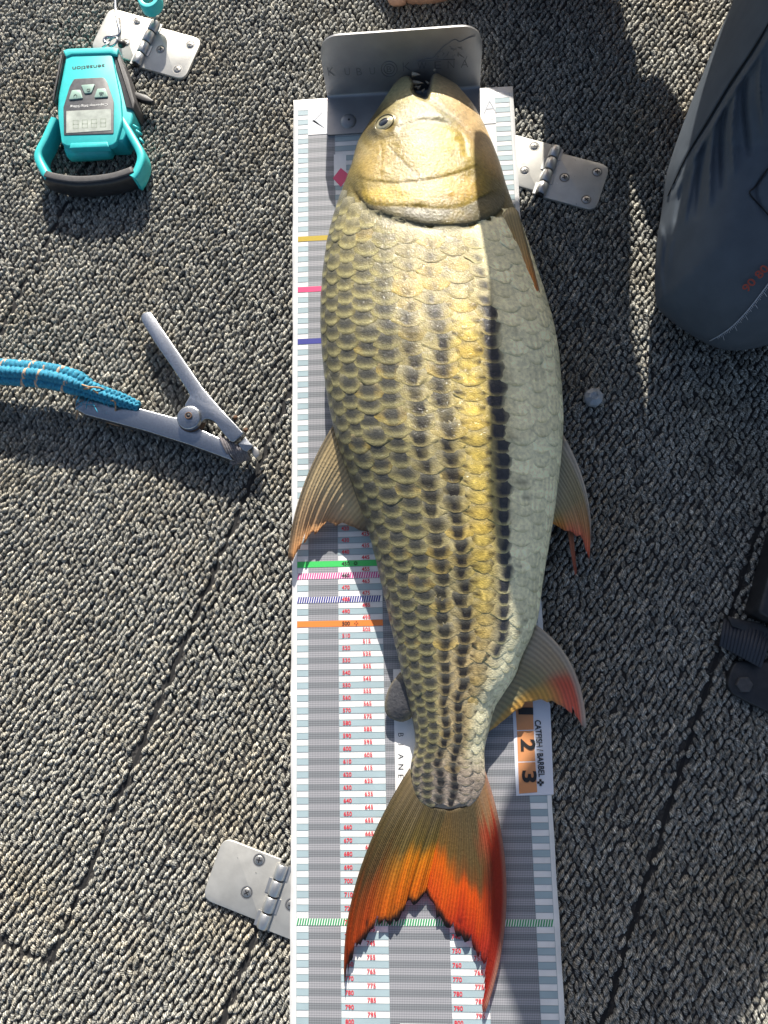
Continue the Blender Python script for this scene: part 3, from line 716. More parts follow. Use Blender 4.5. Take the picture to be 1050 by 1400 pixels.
def head_col(u, v):
    c = np.broadcast_to(np.array((0.57, 0.46, 0.15)), u.shape + (3,)); th = np.degrees(u_theta(u, v))
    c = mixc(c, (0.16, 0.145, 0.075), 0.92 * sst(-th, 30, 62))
    c = mixc(c, (0.74, 0.64, 0.36), 0.85 * (1 - sst(v, 122, 158)))  # snout paled in the colour to offset the stop plate's shadow
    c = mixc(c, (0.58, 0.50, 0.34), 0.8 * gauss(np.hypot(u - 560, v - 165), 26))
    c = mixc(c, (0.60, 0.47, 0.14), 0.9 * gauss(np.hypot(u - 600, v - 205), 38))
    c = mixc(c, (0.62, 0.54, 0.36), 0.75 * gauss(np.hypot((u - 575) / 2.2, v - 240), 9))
    c = mixc(c, (0.86, 0.58, 0.30), 0.9 * sst(u - (v - 135) * 0.62, 592, 622) * (1 - sst(v, 235, 262)))
    c = mixc(c, (0.50, 0.47, 0.33), 0.7 * gauss(np.hypot((u - 606) / 1.0, (v - 130) / 2.0), 16))
    c = mixc(c, (0.58, 0.38, 0.10), 0.8 * gauss(np.hypot((u - 600) / 2.6, v - 262), 15))
    d, s, t = line_sd(u, v, OPER); band = (s > 0)
    d2, s2, t2 = line_sd(u, v, GILL)
    c = mixc(c, (0.22, 0.19, 0.115), 0.9 * sst(d, 0, 3) * band * (s2 < 0) * sst(v, 250, 268))
    c = mixc(c, (0.10, 0.075, 0.045), 0.8 * gauss(d2, 2.2) * sst(v, 255, 270))
    c = mixc(c, (0.55, 0.40, 0.10), 0.7 * gauss(d2 - 6, 5) * (s2 > 0) * sst(u, 470, 520))
    c = mixc(c, (0.20, 0.19, 0.13), 0.75 * sst(u, 655, 676) * sst(v, 225, 255))
    for ln, w, a in ((PREO, 2.2, .26), (MAXI, 2.2, .45), (SUBO, 1.5, .6), (POST, 1.3, .45), (BROW, 5, .6), (CHEEK, 2.8, .22)):
        d, s, t = line_sd(u, v, ln); c = mixc(c, (0.15, 0.12, 0.06), a * gauss(d, w))
    c = mixc(c, (0.05, 0.055, 0.06), 0.85 * gauss(np.hypot((u - 511) / 1.5, v - 181), 6.5))
    c = c * np.array((0.44, 0.395, 0.23))
    nz = 0.5 + 0.5 * np.sin(u * 0.9 + 3 * np.sin(v * 0.35)) * np.sin(v * 0.8 + 2 * np.sin(u * 0.27))
    c = c * (0.86 + 0.28 * nz)[..., None]
    el = lambda cu, cv, ru, rv, e: np.exp(-(((u - cu) / ru) ** 2 + ((v - cv) / rv) ** 2) ** e)
    c = mixc(c, (0.36, 0.25, 0.07), 0.75 * el(512, 220, 24, 26, 2.0))
    c = mixc(c, (0.50, 0.35, 0.055), 0.85 * el(603, 205, 38, 34, 2.5))
    c = mixc(c, (0.27, 0.25, 0.15), 0.75 * el(600, 161, 42, 10, 2.0))
    c = mixc(c, (0.40, 0.36, 0.22), 0.7 * el(556, 158, 17, 20, 2.0))
    c = mixc(c, (0.50, 0.34, 0.05), 0.8 * el(545, 265, 48, 12, 2.5))
    c = mixc(c, (0.48, 0.30, 0.06), 0.8 * el(622, 258, 32, 16, 2.5))
    dO, sO, tO = line_sd(u, v, OPER); dG, sG, tG = line_sd(u, v, GILL)
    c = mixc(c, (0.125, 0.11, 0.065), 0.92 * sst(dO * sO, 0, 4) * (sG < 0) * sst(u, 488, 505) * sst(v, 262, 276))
    c = mixc(c, (0.50, 0.44, 0.23), 0.8 * (1 - sst(v, 122, 158)))  # snout lightened again, light put into the colour against the plate's shadow
    c = mixc(c, (0.60, 0.42, 0.22), 0.75 * sst(u - (v - 135) * 0.62, 595, 622) * (1 - sst(v, 200, 250)))  # peach of the jaw, raised against the same shadow
    ang = np.arctan2(v - 190, u - 575); rad_ = np.hypot(u - 575, v - 190)
    stk = 0.5 + 0.5 * np.sin(ang * 46 + 2.0 * np.sin(rad_ * .12)); c = c * (1 - 0.20 * stk * sst(rad_, 10, 26) * (1 - sst(rad_, 60, 80)))[..., None]
    c = c * (1 - 0.30 * gauss(np.sin(u * 0.33 + v * .05), .3) * sst(v, 250, 262) * (u < 660))[..., None]
    r3 = np.random.default_rng(11); tones = [(0.44, 0.38, 0.22), (0.07, 0.055, 0.02), (0.38, 0.26, 0.035), (0.22, 0.14, 0.05), (0.12, 0.105, 0.06)]
    for q in range(120):
        cu, cv = r3.uniform(470, 665), r3.uniform(135, 305); wq = r3.uniform(2, 8); ang = r3.uniform(0, 3.14); ax_, ay_ = math.cos(ang), math.sin(ang)
        du, dv = u - cu, v - cv; d = np.hypot((du * ax_ + dv * ay_) / 2.2, -du * ay_ + dv * ax_)
        c = mixc(c, tones[q % 5], r3.uniform(.08, .32) * gauss(d, wq))
    return c
def fish_mat(name, rough, metal, bump, bscale, coat):
    m = mat(name, rough=rough, metal=metal, noise=0.20, nscale=360, bump=bump, bscale=bscale, attr='Col', coat=coat, spec=0.28)
    n = m.node_tree.nodes; l = m.node_tree.links; p = n['Principled BSDF']; p.inputs['Coat Roughness'].default_value = 0.10
    tc = n.new('ShaderNodeTexCoord'); t = n.new('ShaderNodeTexNoise'); t.inputs['Scale'].default_value = 330; t.inputs['Detail'].default_value = 3; t.inputs['Roughness'].default_value = 0.6
    l.new(tc.outputs['Object'], t.inputs['Vector']); b = n.new('ShaderNodeBump'); b.inputs['Distance'].default_value = 0.0016
    l.new(t.outputs[0], b.inputs['Height']); l.new(b.outputs[0], p.inputs['Coat Normal'])
    return m
M['fish_skin'] = fish_mat('wet_fish_skin', 0.44, 0.0, 0.0006, 420, 0.24)
M['scale'] = fish_mat('fish_scale', 0.45, 0.0, 0.0004, 900, 0.44)
fish = thing('fish', (100, -400, ZM + 1), 'large golden striped fish with orange forked tail lying on the measuring mat', 'fish')
def build_body():
    vs = np.unique(np.r_[np.arange(97.5, 142, 1.0), np.arange(142, 350, 1.8), np.arange(350, 1117, 4.0)])
    nt_ = 150; th = np.linspace(-math.pi / 2, math.pi / 2, nt_); tt = np.sin(th)
    # blend equal-angle and equal-width spacing so that the middle is well sampled
    tt = 0.5 * tt + 0.5 * np.linspace(-1, 1, nt_)
    V2, T2 = np.meshgrid(vs, tt, indexing='ij'); L, R = fish_lr(V2); U2 = (L + R) / 2 + T2 * (R - L) / 2
    Z = fish_z(U2, V2); H = np.interp(V2, HV, HH); zm = 0.46 * H
    sd = np.where(V2 < 150, poly_sd(U2, V2, NOTCH), 99.0)
    q = np.clip(sd / 5.0, 0, 1); pr = np.sqrt(np.clip(1 - (1 - q) ** 2, 0, 1)); zlo = np.minimum(0.60 * zm + 3, Z)
    Z = np.where(sd < 5.0, zlo + (Z - zlo) * pr, Z)
    # front and rear ends close
    Z = np.where(V2 > 1100, np.minimum(Z, zm + (Z - zm) * np.clip((1118 - V2) / 18, 0, 1) ** .5), Z)
    top = G(U2, V2, Z)
    el = top[:, :1, :2]; er = top[:, -1:, :2]; f = (T2 + 1)[..., None] / 2
    bxy = el * (1 - f) + er * f; zb = zm - (zm - (ZM + 1.2)) * np.clip(1 - np.abs(T2) ** 3.5, 0, 1) ** 0.5
    zb = np.minimum(zb, Z - 0.4); bot = np.concatenate([bxy, zb[..., None]], -1)
    n0 = len(vs) * nt_; V = np.concatenate([top.reshape(-1, 3), bot.reshape(-1, 3)])
    hole = (sd < -0.3); F = []
    for i in range(len(vs) - 1):
        for j in range(nt_ - 1):
            if hole[i, j] and hole[i + 1, j] and hole[i, j + 1] and hole[i + 1, j + 1]: continue
            a = i * nt_ + j; F.append([a, a + nt_, a + nt_ + 1, a + 1]); F.append([n0 + a, n0 + a + 1, n0 + a + nt_ + 1, n0 + a + nt_])
    for i in range(len(vs) - 1):
        for j in (0, nt_ - 1):
            if hole[i, j] and hole[i + 1, j]: continue
            a = i * nt_ + j; qd = [a, n0 + a, n0 + a + nt_, a + nt_]; F.append(qd if j == 0 else qd[::-1])
    for i in (0, len(vs) - 1):
        for j in range(nt_ - 1):
            if hole[i, j]: continue
            a = i * nt_ + j; qd = [a, a + 1, n0 + a + 1, n0 + a]; F.append(qd if i == 0 else qd[::-1])
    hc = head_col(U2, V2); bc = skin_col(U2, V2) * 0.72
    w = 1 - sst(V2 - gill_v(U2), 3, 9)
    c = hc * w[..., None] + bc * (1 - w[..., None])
    ins = np.clip(1 - sd / 3.0, 0, 1)[..., None]; inc = np.where(U2[..., None] > 578, np.array([[[0.50, 0.43, 0.34]]]), np.array([[[0.40, 0.30, 0.20]]])); c = c * (1 - ins) + inc * ins
    Cc = np.concatenate([c.reshape(-1, 3), np.tile((0.45, 0.44, 0.34), (n0, 1))])
    return obj('body', V, F, M['fish_skin'], fish, cols=Cc)
body = build_body()
# ------------------------------------------------------------------ overlapping scales
def stripe_strength(k, v):
    T = {0: ((330, 900), (.4, .6)), 1: ((320, 440, 560, 950), (.35, .7, .85, .7)), 2: ((320, 430, 520, 600, 1000, 1060), (.35, .55, .8, .95, .9, .5)),
         3: ((320, 390, 480, 560, 1000, 1070), (.45, .8, .9, 1, 1, .7)), 4: ((320, 420, 520, 590, 1030, 1080), (.40, .6, .65, 1, 1, .7)),
         5: ((320, 420, 540, 600, 640, 1040, 1090), (.45, .65, .75, .8, 1, 1, .8)), 6: ((380, 430, 1000), (.3, .8, .6)), 7: ((330, 372, 400, 800, 880, 910), (.45, .75, 1, 1, .7, 0)), 8: ((560, 640, 900), (.06, .14, .12))}
    return np.interp(v, *T[k]) if k in T else 0.0
def vsteps():
    v = 262.0; out = []
    while v < 1104: out.append(v); v += np.interp(v, [310, 500, 650, 800, 900, 1000, 1090], [18.5, 20.5, 20, 18, 16, 14, 11.5])
    return np.array(out)
VJ = vsteps()
def build_scales():
    pieces = []
    na, nb = 7, 11
    for k in range(-2, 13):
        for j in range(len(VJ) - 1):
            pv = VJ[j + 1] - VJ[j]; vc = VJ[j] + (pv * 0.5 if k % 2 else 0) + rng.normal(0, 0.06) * pv
            th = float(row_theta(k, vc)); 
            if abs(math.degrees(th)) > 84: continue
            pth = math.radians(float(np.interp(vc, *_THP)))
            uc = float(theta_u(th, vc)); lo_gill = line_sd(np.array([uc]), np.array([vc]), GILL, 40)
            if vc < float(gill_v(uc)) + 7: continue
            if vc > 1096: continue
            # parametric patch: a along the body (-1 front .. 1 free edge), b across
            a = np.linspace(-1, 1, na)[:, None]; b = np.linspace(-1, 1, nb)[None, :]
            wid = 0.98 * pth * np.sqrt(np.clip(1 - 0.86 * np.clip(a, -0.2, 1) ** 2 * (a > 0), 0, 1)) * (1 - 0.18 * (a < -0.4))
            lenb = 1.0 - 0.16 * b ** 2
            tt = th + wid * b * 0.99; vv = vc + pv * (0.82 * a * np.where(a > 0, lenb, 1.0)) + 0 * b
            jt = (rng.normal(0, 0.035, tt.shape) + rng.normal(0, 0.06)) * pth; tt = np.clip(tt + jt, -1.5, 1.5)
            vv = np.clip(vv, 245, 1112)
            uu = theta_u(tt, vv); base = fish_P(uu, vv)
            eps = 1.5
            n = np.cross(fish_P(uu + eps, vv) - fish_P(uu - eps, vv), fish_P(uu, vv - eps) - fish_P(uu, vv + eps)); n /= np.linalg.norm(n, axis=-1)[..., None] + 1e-9
            h = 0.12 + 0.30 * (a + 1) / 2 * np.ones_like(b) * (1 - 0.35 * b ** 2) + 0.25 * (1 - b ** 2)
            h = h * np.interp(vc, [260, 300, 950, 1090], [0.75, 1.15, 0.9, 0.6]) * rng.uniform(0.8, 1.2) * (1.0 if math.degrees(th) < 30 else 1.25)
            h[0, :] = -0.35
            P = base + n * h[..., None]
            edge = P[-1] - n[-1] * 0.45
            V = np.concatenate([P.reshape(-1, 3), edge, P[-1]])
            F = [[i * nb + m_, (i + 1) * nb + m_, (i + 1) * nb + m_ + 1, i * nb + m_ + 1] for i in range(na - 1) for m_ in range(nb - 1)]
            F += [[(na + 1) * nb + m_, na * nb + m_, na * nb + m_ + 1, (na + 1) * nb + m_ + 1] for m_ in range(nb - 1)]
            c = skin_col(uu, vv) * rng.uniform(0.84, 1.16) * np.clip(1 + rng.normal(0, 0.16 if th < 0.45 else 0.05, uu.shape), .5, 1.6)[..., None]
            if rng.random() < .22 and math.radians(-60) < th < math.radians(26): c = mixc(c, (0.62, 0.40, 0.06), rng.uniform(.15, .5) + 0 * uu)
            thd = math.degrees(th); A = a + 0 * b; Bb = b + 0 * a
            s = float(stripe_strength(k, vc)) * rng.uniform(0.75, 1.1)
            dark = np.array((0.010, 0.009, 0.011)) if k != 7 else np.array((0.016, 0.019, 0.032))
            sw = 0.40 if k <= 2 else 0.37 if k == 7 else 0.33
            spot = np.exp(-((np.abs(Bb + 0.05 * rng.normal()) / (sw * rng.uniform(.88, 1.12))) ** 3)) * np.clip((A + 0.75) / 0.5, 0, 1) * (1 if k < 3 else np.clip((1.02 - A) / 0.22, 0.25, 1))
            if k == 6:
                spot = 0
                for bo in (-.55, .55): spot = spot + gauss(np.hypot((Bb - bo) / .8, A - .35), 0.22)
                spot = np.clip(spot * 1.3, 0, 1)
            elif k == 8: spot = gauss(np.hypot(Bb - rng.uniform(-.5, .5), (A - .3)), 0.28) * (rng.random() < .4) * 4
            elif vc < 420: spot = spot * np.clip((A + 0.1) / 0.5, 0, 1) * (0.6 + 0.4 * np.cos(Bb * 7))
            # free edge and sides pale, pigment stops short of them on the upper rows
            c = mixc(c, dark, np.clip(1.6 * s * spot, 0, 1) * 0.97)
            # greyer base, brighter rear half, streaks along the scale
            c = mixc(c, (0.25, 0.24, 0.19), (0.45 if thd < 24 else 0.12) * np.clip((0.25 - A) / 0.6, 0, 1))
            c = c * (1 + 0.16 * np.sin(Bb * 17 + rng.uniform(0, 6)) * rng.uniform(.3, 1))[..., None]
            if thd < -13:
                f = min(1, (-13 - thd) / 18); net = np.clip(gauss(1 - A, 0.24) * 1.0 + gauss(1 - np.abs(Bb), 0.22) * 0.8, 0, 1) * f
                c = mixc(c, (0.58, 0.52, 0.24), 0.60 * f * gauss(A - 0.62, 0.22) * (np.abs(Bb) < .8))
                c = mixc(c, (0.05, 0.05, 0.045), 0.92 * f * gauss(A - 0.02, 0.40) * np.exp(-(Bb / .66) ** 4) * float(np.interp(vc, [290, 400], [.45, 1])))
                c = mixc(c, (0.028, 0.026, 0.018), net * 0.9)
            elif thd < 28: c = mixc(c, (0.20, 0.155, 0.06), 0.55 * gauss(1 - A, 0.13))
            else:
                c = mixc(c, (0.40, 0.36, 0.14), 0.60 * np.clip(gauss(1 - A, 0.15) + 0.6 * gauss(1 - np.abs(Bb), .14), 0, 1))
            if vc > 1040: c = mixc(c, (0.06, 0.05, 0.04), 0.6 * gauss(1 - A, 0.2))
            C = np.concatenate([c.reshape(-1, 3), np.clip(c[-1] * 0.8, 0, 1), c[-1]])
            size = pv * math.cos(th) * pth * float((lambda q: q[1] - q[0])(fish_lr(vc)))
            pieces.append((size, V, F, C))
    order = np.argsort([-p[0] for p in pieces]); big = set(order[:300].tolist()); rest = MB()
    for i, (s, V, F, C) in enumerate(pieces):
        if i in big: obj('scale', V, F, M['scale'], fish, cols=C)
        else: rest.add(V, F, C)
    rest.obj('small_scales', M['scale'], fish, kind='stuff')
build_scales()
# ------------------------------------------------------------------ eye, teeth
ec = fish_P(np.array([526.]), np.array([168.6]), False)[0]; en = np.array([-0.42, 0.10, 0.9]); en /= np.linalg.norm(en)
ex = np.cross([0, 1, 0], en); ex /= np.linalg.norm(ex); ey = np.cross(en, ex); EB = np.array([ex, ey, en])
def cap(c, r, h, seg=28, rings=6, a1=math.pi / 2, sx=1.0):
    V, F = dome((0, 0, 0), r, h, seg, rings); V = np.array(V); V[:, 0] *= sx; return V @ EB + c, F
v, f = cap(ec - en * 1.3, 10.0, 3.0, sx=1.15); eye = obj('eye', v, f, mat('eye_rim', (0.34, 0.29, 0.13), 0.35, coat=0.5), fish)
v, f = cap(ec + en * 0.0, 7.4, 2.3, sx=1.18); obj('iris', v, f, mat('iris', (0.42, 0.38, 0.24), 0.25, 0.3, noise=0.3, nscale=900, coat=0.8), eye)
v, f = cap(ec + en * 1.25 + ex * -.2, 4.4, 1.5, sx=1.22); obj('pupil', v, f, mat('pupil', (0.01, 0.012, 0.018), 0.04, coat=1.0), eye)
t = np.linspace(0, 2 * math.pi, 40)
ringp = ec + en * 0.9 + np.outer(np.cos(t) * 8.0 * 1.15, ex) + np.outer(np.sin(t) * 8.0, ey); v, f = tube(ringp, 0.65, 6, cap=False); obj('eyelid', v, f, mat('eyelid', (0.16, 0.13, 0.06), 0.4, coat=0.3), eye)
M['tooth'] = mat('tooth', (0.60, 0.50, 0.36), 0.25, coat=0.4)
for (u0, v0), (u1, v1), r, z in (((564, 109.5), (575, 110), 2.2, 17), ((564.5, 120.5), (579.5, 121.3), 2.0, 15), ((596, 102), (581, 98), 2.4, 17), ((571, 129), (576, 124), 1.2, 13), ((577, 133), (581.5, 128.5), 1.1, 13), ((586, 122), (581.5, 118), 1.0, 13), ((567, 126.5), (573, 126), 1.1, 13)):
    p = np.array([G(u0, v0, z), G((u0 + u1) / 2, (v0 + v1) / 2 - .4, z + .6), G(u1, v1, z + .8)]); v, f = tube(p + np.array([0, 0, 7.0]), [r * 1.1, r * .7, 0.15], 8); obj('tooth', v, f, M['tooth'], fish)

# ------------------------------------------------------------------ fins
def fin_mat(name, trans, alpha, rough=0.38):
    m = bpy.data.materials.new(name); m.use_nodes = True
    n = m.node_tree.nodes; l = m.node_tree.links; p = n['Principled BSDF']; out = n['Material Output']
    p.inputs['Roughness'].default_value = rough; p.inputs['Coat Weight'].default_value = 0.25; p.inputs['Coat Roughness'].default_value = 0.2
    a = n.new('ShaderNodeAttribute'); a.attribute_name = 'Col'
    r = n.new('ShaderNodeAttribute'); r.attribute_name = 'ray'; sx = n.new('ShaderNodeSeparateXYZ'); l.new(r.outputs['Vector'], sx.inputs[0])
    mu = n.new('ShaderNodeMath'); mu.operation = 'MULTIPLY'; mu.inputs[1].default_value = 6.2832; l.new(sx.outputs[0], mu.inputs[0])
    si = n.new('ShaderNodeMath'); si.operation = 'SINE'; l.new(mu.outputs[0], si.inputs[0])
    tn = n.new('ShaderNodeTexNoise'); tn.inputs['Scale'].default_value = 500; tc = n.new('ShaderNodeTexCoord'); l.new(tc.outputs['Object'], tn.inputs['Vector'])
    ad = n.new('ShaderNodeMath'); ad.operation = 'MULTIPLY_ADD'; ad.inputs[1].default_value = 2.0; l.new(tn.outputs[0], ad.inputs[0]); l.new(si.outputs[0], ad.inputs[2])
    mr = n.new('ShaderNodeMapRange'); mr.inputs[1].default_value = -0.3; mr.inputs[2].default_value = 2.3; mr.inputs[3].default_value = 0.78; mr.inputs[4].default_value = 1.14; l.new(ad.outputs[0], mr.inputs[0])
    vm = n.new('ShaderNodeVectorMath'); vm.operation = 'SCALE'; l.new(a.outputs['Color'], vm.inputs[0]); l.new(mr.outputs[0], vm.inputs['Scale'])
    l.new(vm.outputs[0], p.inputs['Base Color'])
    b = n.new('ShaderNodeBump'); b.inputs['Distance'].default_value = 0.00022; l.new(ad.outputs[0], b.inputs['Height']); l.new(b.outputs[0], p.inputs['Normal'])
    tr = n.new('ShaderNodeBsdfTranslucent'); l.new(vm.outputs[0], tr.inputs[0])
    tp = n.new('ShaderNodeBsdfTransparent')
    gm = n.new('ShaderNodeVectorMath'); gm.operation = 'SCALE'; gm.inputs['Scale'].default_value = 1.25; l.new(a.outputs['Color'], gm.inputs[0]); l.new(gm.outputs[0], tp.inputs[0])
    m1 = n.new('ShaderNodeMixShader'); m1.inputs[0].default_value = trans; l.new(p.outputs[0], m1.inputs[1]); l.new(tr.outputs[0], m1.inputs[2])
    m2 = n.new('ShaderNodeMixShader'); m2.inputs[0].default_value = alpha; l.new(m1.outputs[0], m2.inputs[1]); l.new(tp.outputs[0], m2.inputs[2])
    l.new(m2.outputs[0], out.inputs[0]); return m
M['tail_fin'] = fin_mat('tail_fin_membrane', 0.45, 0.26); M['fin'] = fin_mat('fin_membrane', 0.26, 0.08)
def fin(name, root, tip, zf, colf, nr, nm, m, jag=0.05, wave=0.5, curve=None, thick=0.5, slits=()):
    """root, tip: lines measured in the photograph, same direction; rays run from one to the other"""
    A = smooth_path(root, nr); B = smooth_path(tip, nr) if len(tip) > 2 else resample(tip, nr)
    s = np.linspace(0, 1, nr)[:, None]; t = np.linspace(0, 1, nm)[None, :]
    r2 = np.random.default_rng(len(name) + nr); J = np.interp(np.arange(nr), np.arange(0, nr, 2), r2.normal(0, jag, len(np.arange(0, nr, 2)))); J[0] = J[-1] = 0
    T = t * (1 + J[:, None] * (t > .85))
    for sc_, wd, dp in slits: T = np.where(np.abs(s - sc_) < wd, np.minimum(T, 1 - dp * (1 - np.abs(s - sc_) / wd)), T)
    U = A[:, :1] * (1 - T) + B[:, :1] * T; Vv = A[:, 1:] * (1 - T) + B[:, 1:] * T
    if curve is not None: du, dv = curve(s, T); U = U + du; Vv = Vv + dv
    Z = zf(s, T) + wave * np.sin(s * nr * math.pi / 2.0) * np.clip(T * 3, 0, 1) * 0.35 + wave * 0.8 * np.sin(s * 9 + T * 2)
    P = G(U, Vv, Z); C = colf(s + 0 * T, T); n0 = nr * nm
    Pb = P - np.array([0, 0, thick])
    V = np.concatenate([P.reshape(-1, 3), Pb.reshape(-1, 3)]); CC = np.concatenate([C.reshape(-1, 3)] * 2)
    F = []
    for i in range(nr - 1):
        for j in range(nm - 1):
            a = i * nm + j; F.append([a, a + 1, a + nm + 1, a + nm]); F.append([n0 + a, n0 + a + nm, n0 + a + nm + 1, n0 + a + 1])
    for i in range(nr - 1):
        for j in (0, nm - 1):
            a = i * nm + j; q = [a, a + nm, n0 + a + nm, n0 + a]; F.append(q if j == 0 else q[::-1])
    for i in (0, nr - 1):
        for j in range(nm - 1):
            a = i * nm + j; q = [a, n0 + a, n0 + a + 1, a + 1]; F.append(q if i == 0 else q[::-1])
    uv = np.stack([(s * nr / 2.0 + 0 * T), T, 0 * T + 0 * s], -1).reshape(-1, 3)
    o = obj(name, V, F, m, fish, cols=CC, uv=np.concatenate([uv, uv]))
    bm = bmesh.new(); bm.from_mesh(o.data); bmesh.ops.recalc_face_normals(bm, faces=bm.faces); bm.to_mesh(o.data); bm.free()
    return o
def ramp(t, stops):
    xs = [a for a, _ in stops]; cs = np.array([c for _, c in stops]); return np.stack([np.interp(t, xs, cs[:, i]) for i in range(3)], -1)
OLV, ORG_, RED, PNK, DRK = (0.23, 0.175, 0.075), (0.80, 0.23, 0.02), (0.62, 0.06, 0.025), (0.66, 0.20, 0.13), (0.05, 0.025, 0.02)
def tail_up(s, t):           # left lobe: s 0 outer .. 1 middle
    t = np.clip(t + 0.04 * np.sin(s * 21) + 0.03 * np.sin(s * 49 + 2), 0, 1) * (t < .9) + t * (t >= .9)
    c = ramp(t, [(0, (0.40, 0.32, 0.19)), (.28, OLV), (.50, (0.20, 0.12, 0.05)), (.68, (0.46, 0.12, 0.03)), (.92, (0.66, 0.11, 0.02)), (.96, DRK)])
    inner = ramp(t, [(0, (0.20, 0.16, 0.09)), (.36, (0.26, 0.19, 0.05)), (.50, (0.85, 0.36, 0.02)), (.80, (0.92, 0.27, 0.015)), (.93, ORG_), (.965, DRK)])
    w = sst(s, 0.30, 0.72); c = c * (1 - w[..., None]) + inner * w[..., None]
    d = 1 - sst(s, 0.0, 0.06); return mixc(c, (0.20, 0.16, 0.10), d * 0.7) * (0.9 + 0.15 * np.sin(s * 60))[..., None]
def tail_lo(s, t):           # right lobe: s 0 middle .. 1 outer
    t = np.clip(t + 0.035 * np.sin(s * 23) + 0.03 * np.sin(s * 57 + 1), 0, 1) * (t < .9) + t * (t >= .9)
    c = ramp(t, [(0, (0.20, 0.16, 0.09)), (.42, (0.22, 0.15, 0.06)), (.56, (0.30, 0.13, 0.04)), (.64, (0.90, 0.17, 0.015)), (.93, (0.60, 0.05, 0.02)), (.965, DRK)])
    o = ramp(t, [(0, (0.56, 0.40, 0.25)), (.16, (0.60, 0.36, 0.18)), (.26, (0.70, 0.11, 0.05)), (1, (0.62, 0.06, 0.035))])
    inn = ramp(t, [(0, (0.22, 0.16, 0.08)), (.38, (0.30, 0.18, 0.05)), (.55, (0.90, 0.24, 0.015)), (.93, (0.85, 0.14, 0.02)), (.965, DRK)])
    wi = 1 - sst(s, 0.14, 0.36); c = c * (1 - wi[..., None]) + inn * wi[..., None]
    w = sst(s, 0.45 + 0.06 * np.sin(t * 17), 0.75); c = c * (1 - w[..., None]) + o * w[..., None]
    return mixc(c, (0.66, 0.40, 0.30), sst(s, 0.88, 0.98) * 0.85)
tz = lambda s, t: 9.8 - 3.5 * t + 2.5 * np.sin(s * 3.1) * t * (1 - t)
fin('tail_fin', [(560, 1050), (572, 1078), (586, 1096), (600, 1104), (613, 1107)],
    [(471, 1349), (477, 1318), (489, 1296), (501, 1281), (516, 1266), (529, 1264), (541, 1256), (552, 1245), (557, 1232), (566, 1236), (577, 1226), (583, 1221)],
    tz, tail_up, 72, 26, M['tail_fin'], jag=0.022, wave=0.5, curve=lambda s, t: (-30 * (1 - s) ** 1.5 * 4 * t * (1 - t) * 0.92, 10 * (1 - s) * t * (1 - t)), slits=((0.5, 0.016, 0.16), (0.26, 0.014, 0.12), (0.12, 0.012, .08)))
fin('tail_fin', [(606, 1106), (619, 1106), (633, 1100), (648, 1080), (662, 1050)],
    [(583, 1221), (589, 1234), (604, 1256), (612, 1268), (621, 1277), (640, 1288), (652, 1308), (657, 1318), (665, 1312), (663, 1340), (661, 1370), (661, 1391)],
    tz, tail_lo, 72, 26, M['tail_fin'], jag=0.022, wave=0.5, curve=lambda s, t: (38 * s ** 1.6 * 4 * t * (1 - t) * 0.82, 6 * s * t * (1 - t)), slits=((0.30, 0.014, 0.12), (0.44, 0.014, 0.10), (0.56, 0.012, 0.10), (.66, .012, .1)))
def dors_c(s, t):
    c = ramp(t, [(0, (0.40, 0.30, 0.15)), (.4, (0.60, 0.47, 0.27)), (.75, (0.66, 0.44, 0.24)), (1, (0.66, 0.33, 0.13))])
    c = mixc(c, (0.10, 0.085, 0.06), sst(s, 0.72, 0.95) * 0.8); c = mixc(c, (0.13, 0.11, 0.08), (1 - sst(s, 0.02, 0.10)) * 0.8)
    return c
fin('dorsal_fin', [(456, 580), (462, 596), (470, 618), (480, 642), (490, 668), (499, 698), (505, 724)],
    [(393, 768), (402, 757), (411, 746), (421, 733), (428, 732), (437, 724), (446, 716), (456, 718), (468, 717), (480, 720), (494, 725), (504, 727)],
    lambda s, t: 32 - 22 * np.minimum(t * 1.15, 1) + 2 * np.sin(s * 4), dors_c, 46, 18, M['fin'], jag=0.03, wave=1.0,
    curve=lambda s, t: (-13 * (1 - s) ** 2 * 4 * t * (1 - t), -4 * (1 - s) * t * (1 - t)), slits=((.24, .02, .14), (.37, .02, .10), (.55, .02, .10), (.7, .02, .06)))
def adip_c(s, t): return mixc(np.array((0.055, 0.055, 0.06)) + 0 * s[..., None], (0.25, 0.20, 0.10), np.clip(gauss(s - 1, .12) + gauss(s, .1) * .5 + sst(t, .85, 1) * .4, 0, 1))
fin('adipose_fin', [(556, 922), (559, 938), (562, 952), (566, 966), (568, 974)], [(547, 919), (533, 938), (526, 962), (530, 979), (548, 987), (561, 983)], lambda s, t: 18 - 8 * t, adip_c, 20, 10, M['fish_skin'], jag=0.0, wave=0.3, thick=2.0,
    curve=lambda s, t: (-3 * t * (1 - t), 0 * t))
def anal_c(s, t):
    c = ramp(t, [(0, (0.40, 0.33, 0.20)), (.5, (0.36, 0.32, 0.17)), (.75, (0.66, 0.40, 0.10)), (1, (0.72, 0.40, 0.09))])
    r = ramp(t, [(0, (0.48, 0.42, 0.32)), (.5, (0.48, 0.36, 0.22)), (.62, (0.66, 0.13, 0.07)), (1, (0.85, 0.18, 0.11))])
    w = 1 - sst(s, 0.2, 0.42); c = c * (1 - w[..., None]) + r * w[..., None]
    return mixc(c, (0.52, 0.46, 0.38), (1 - sst(s, 0.02, 0.1)) * 0.9)
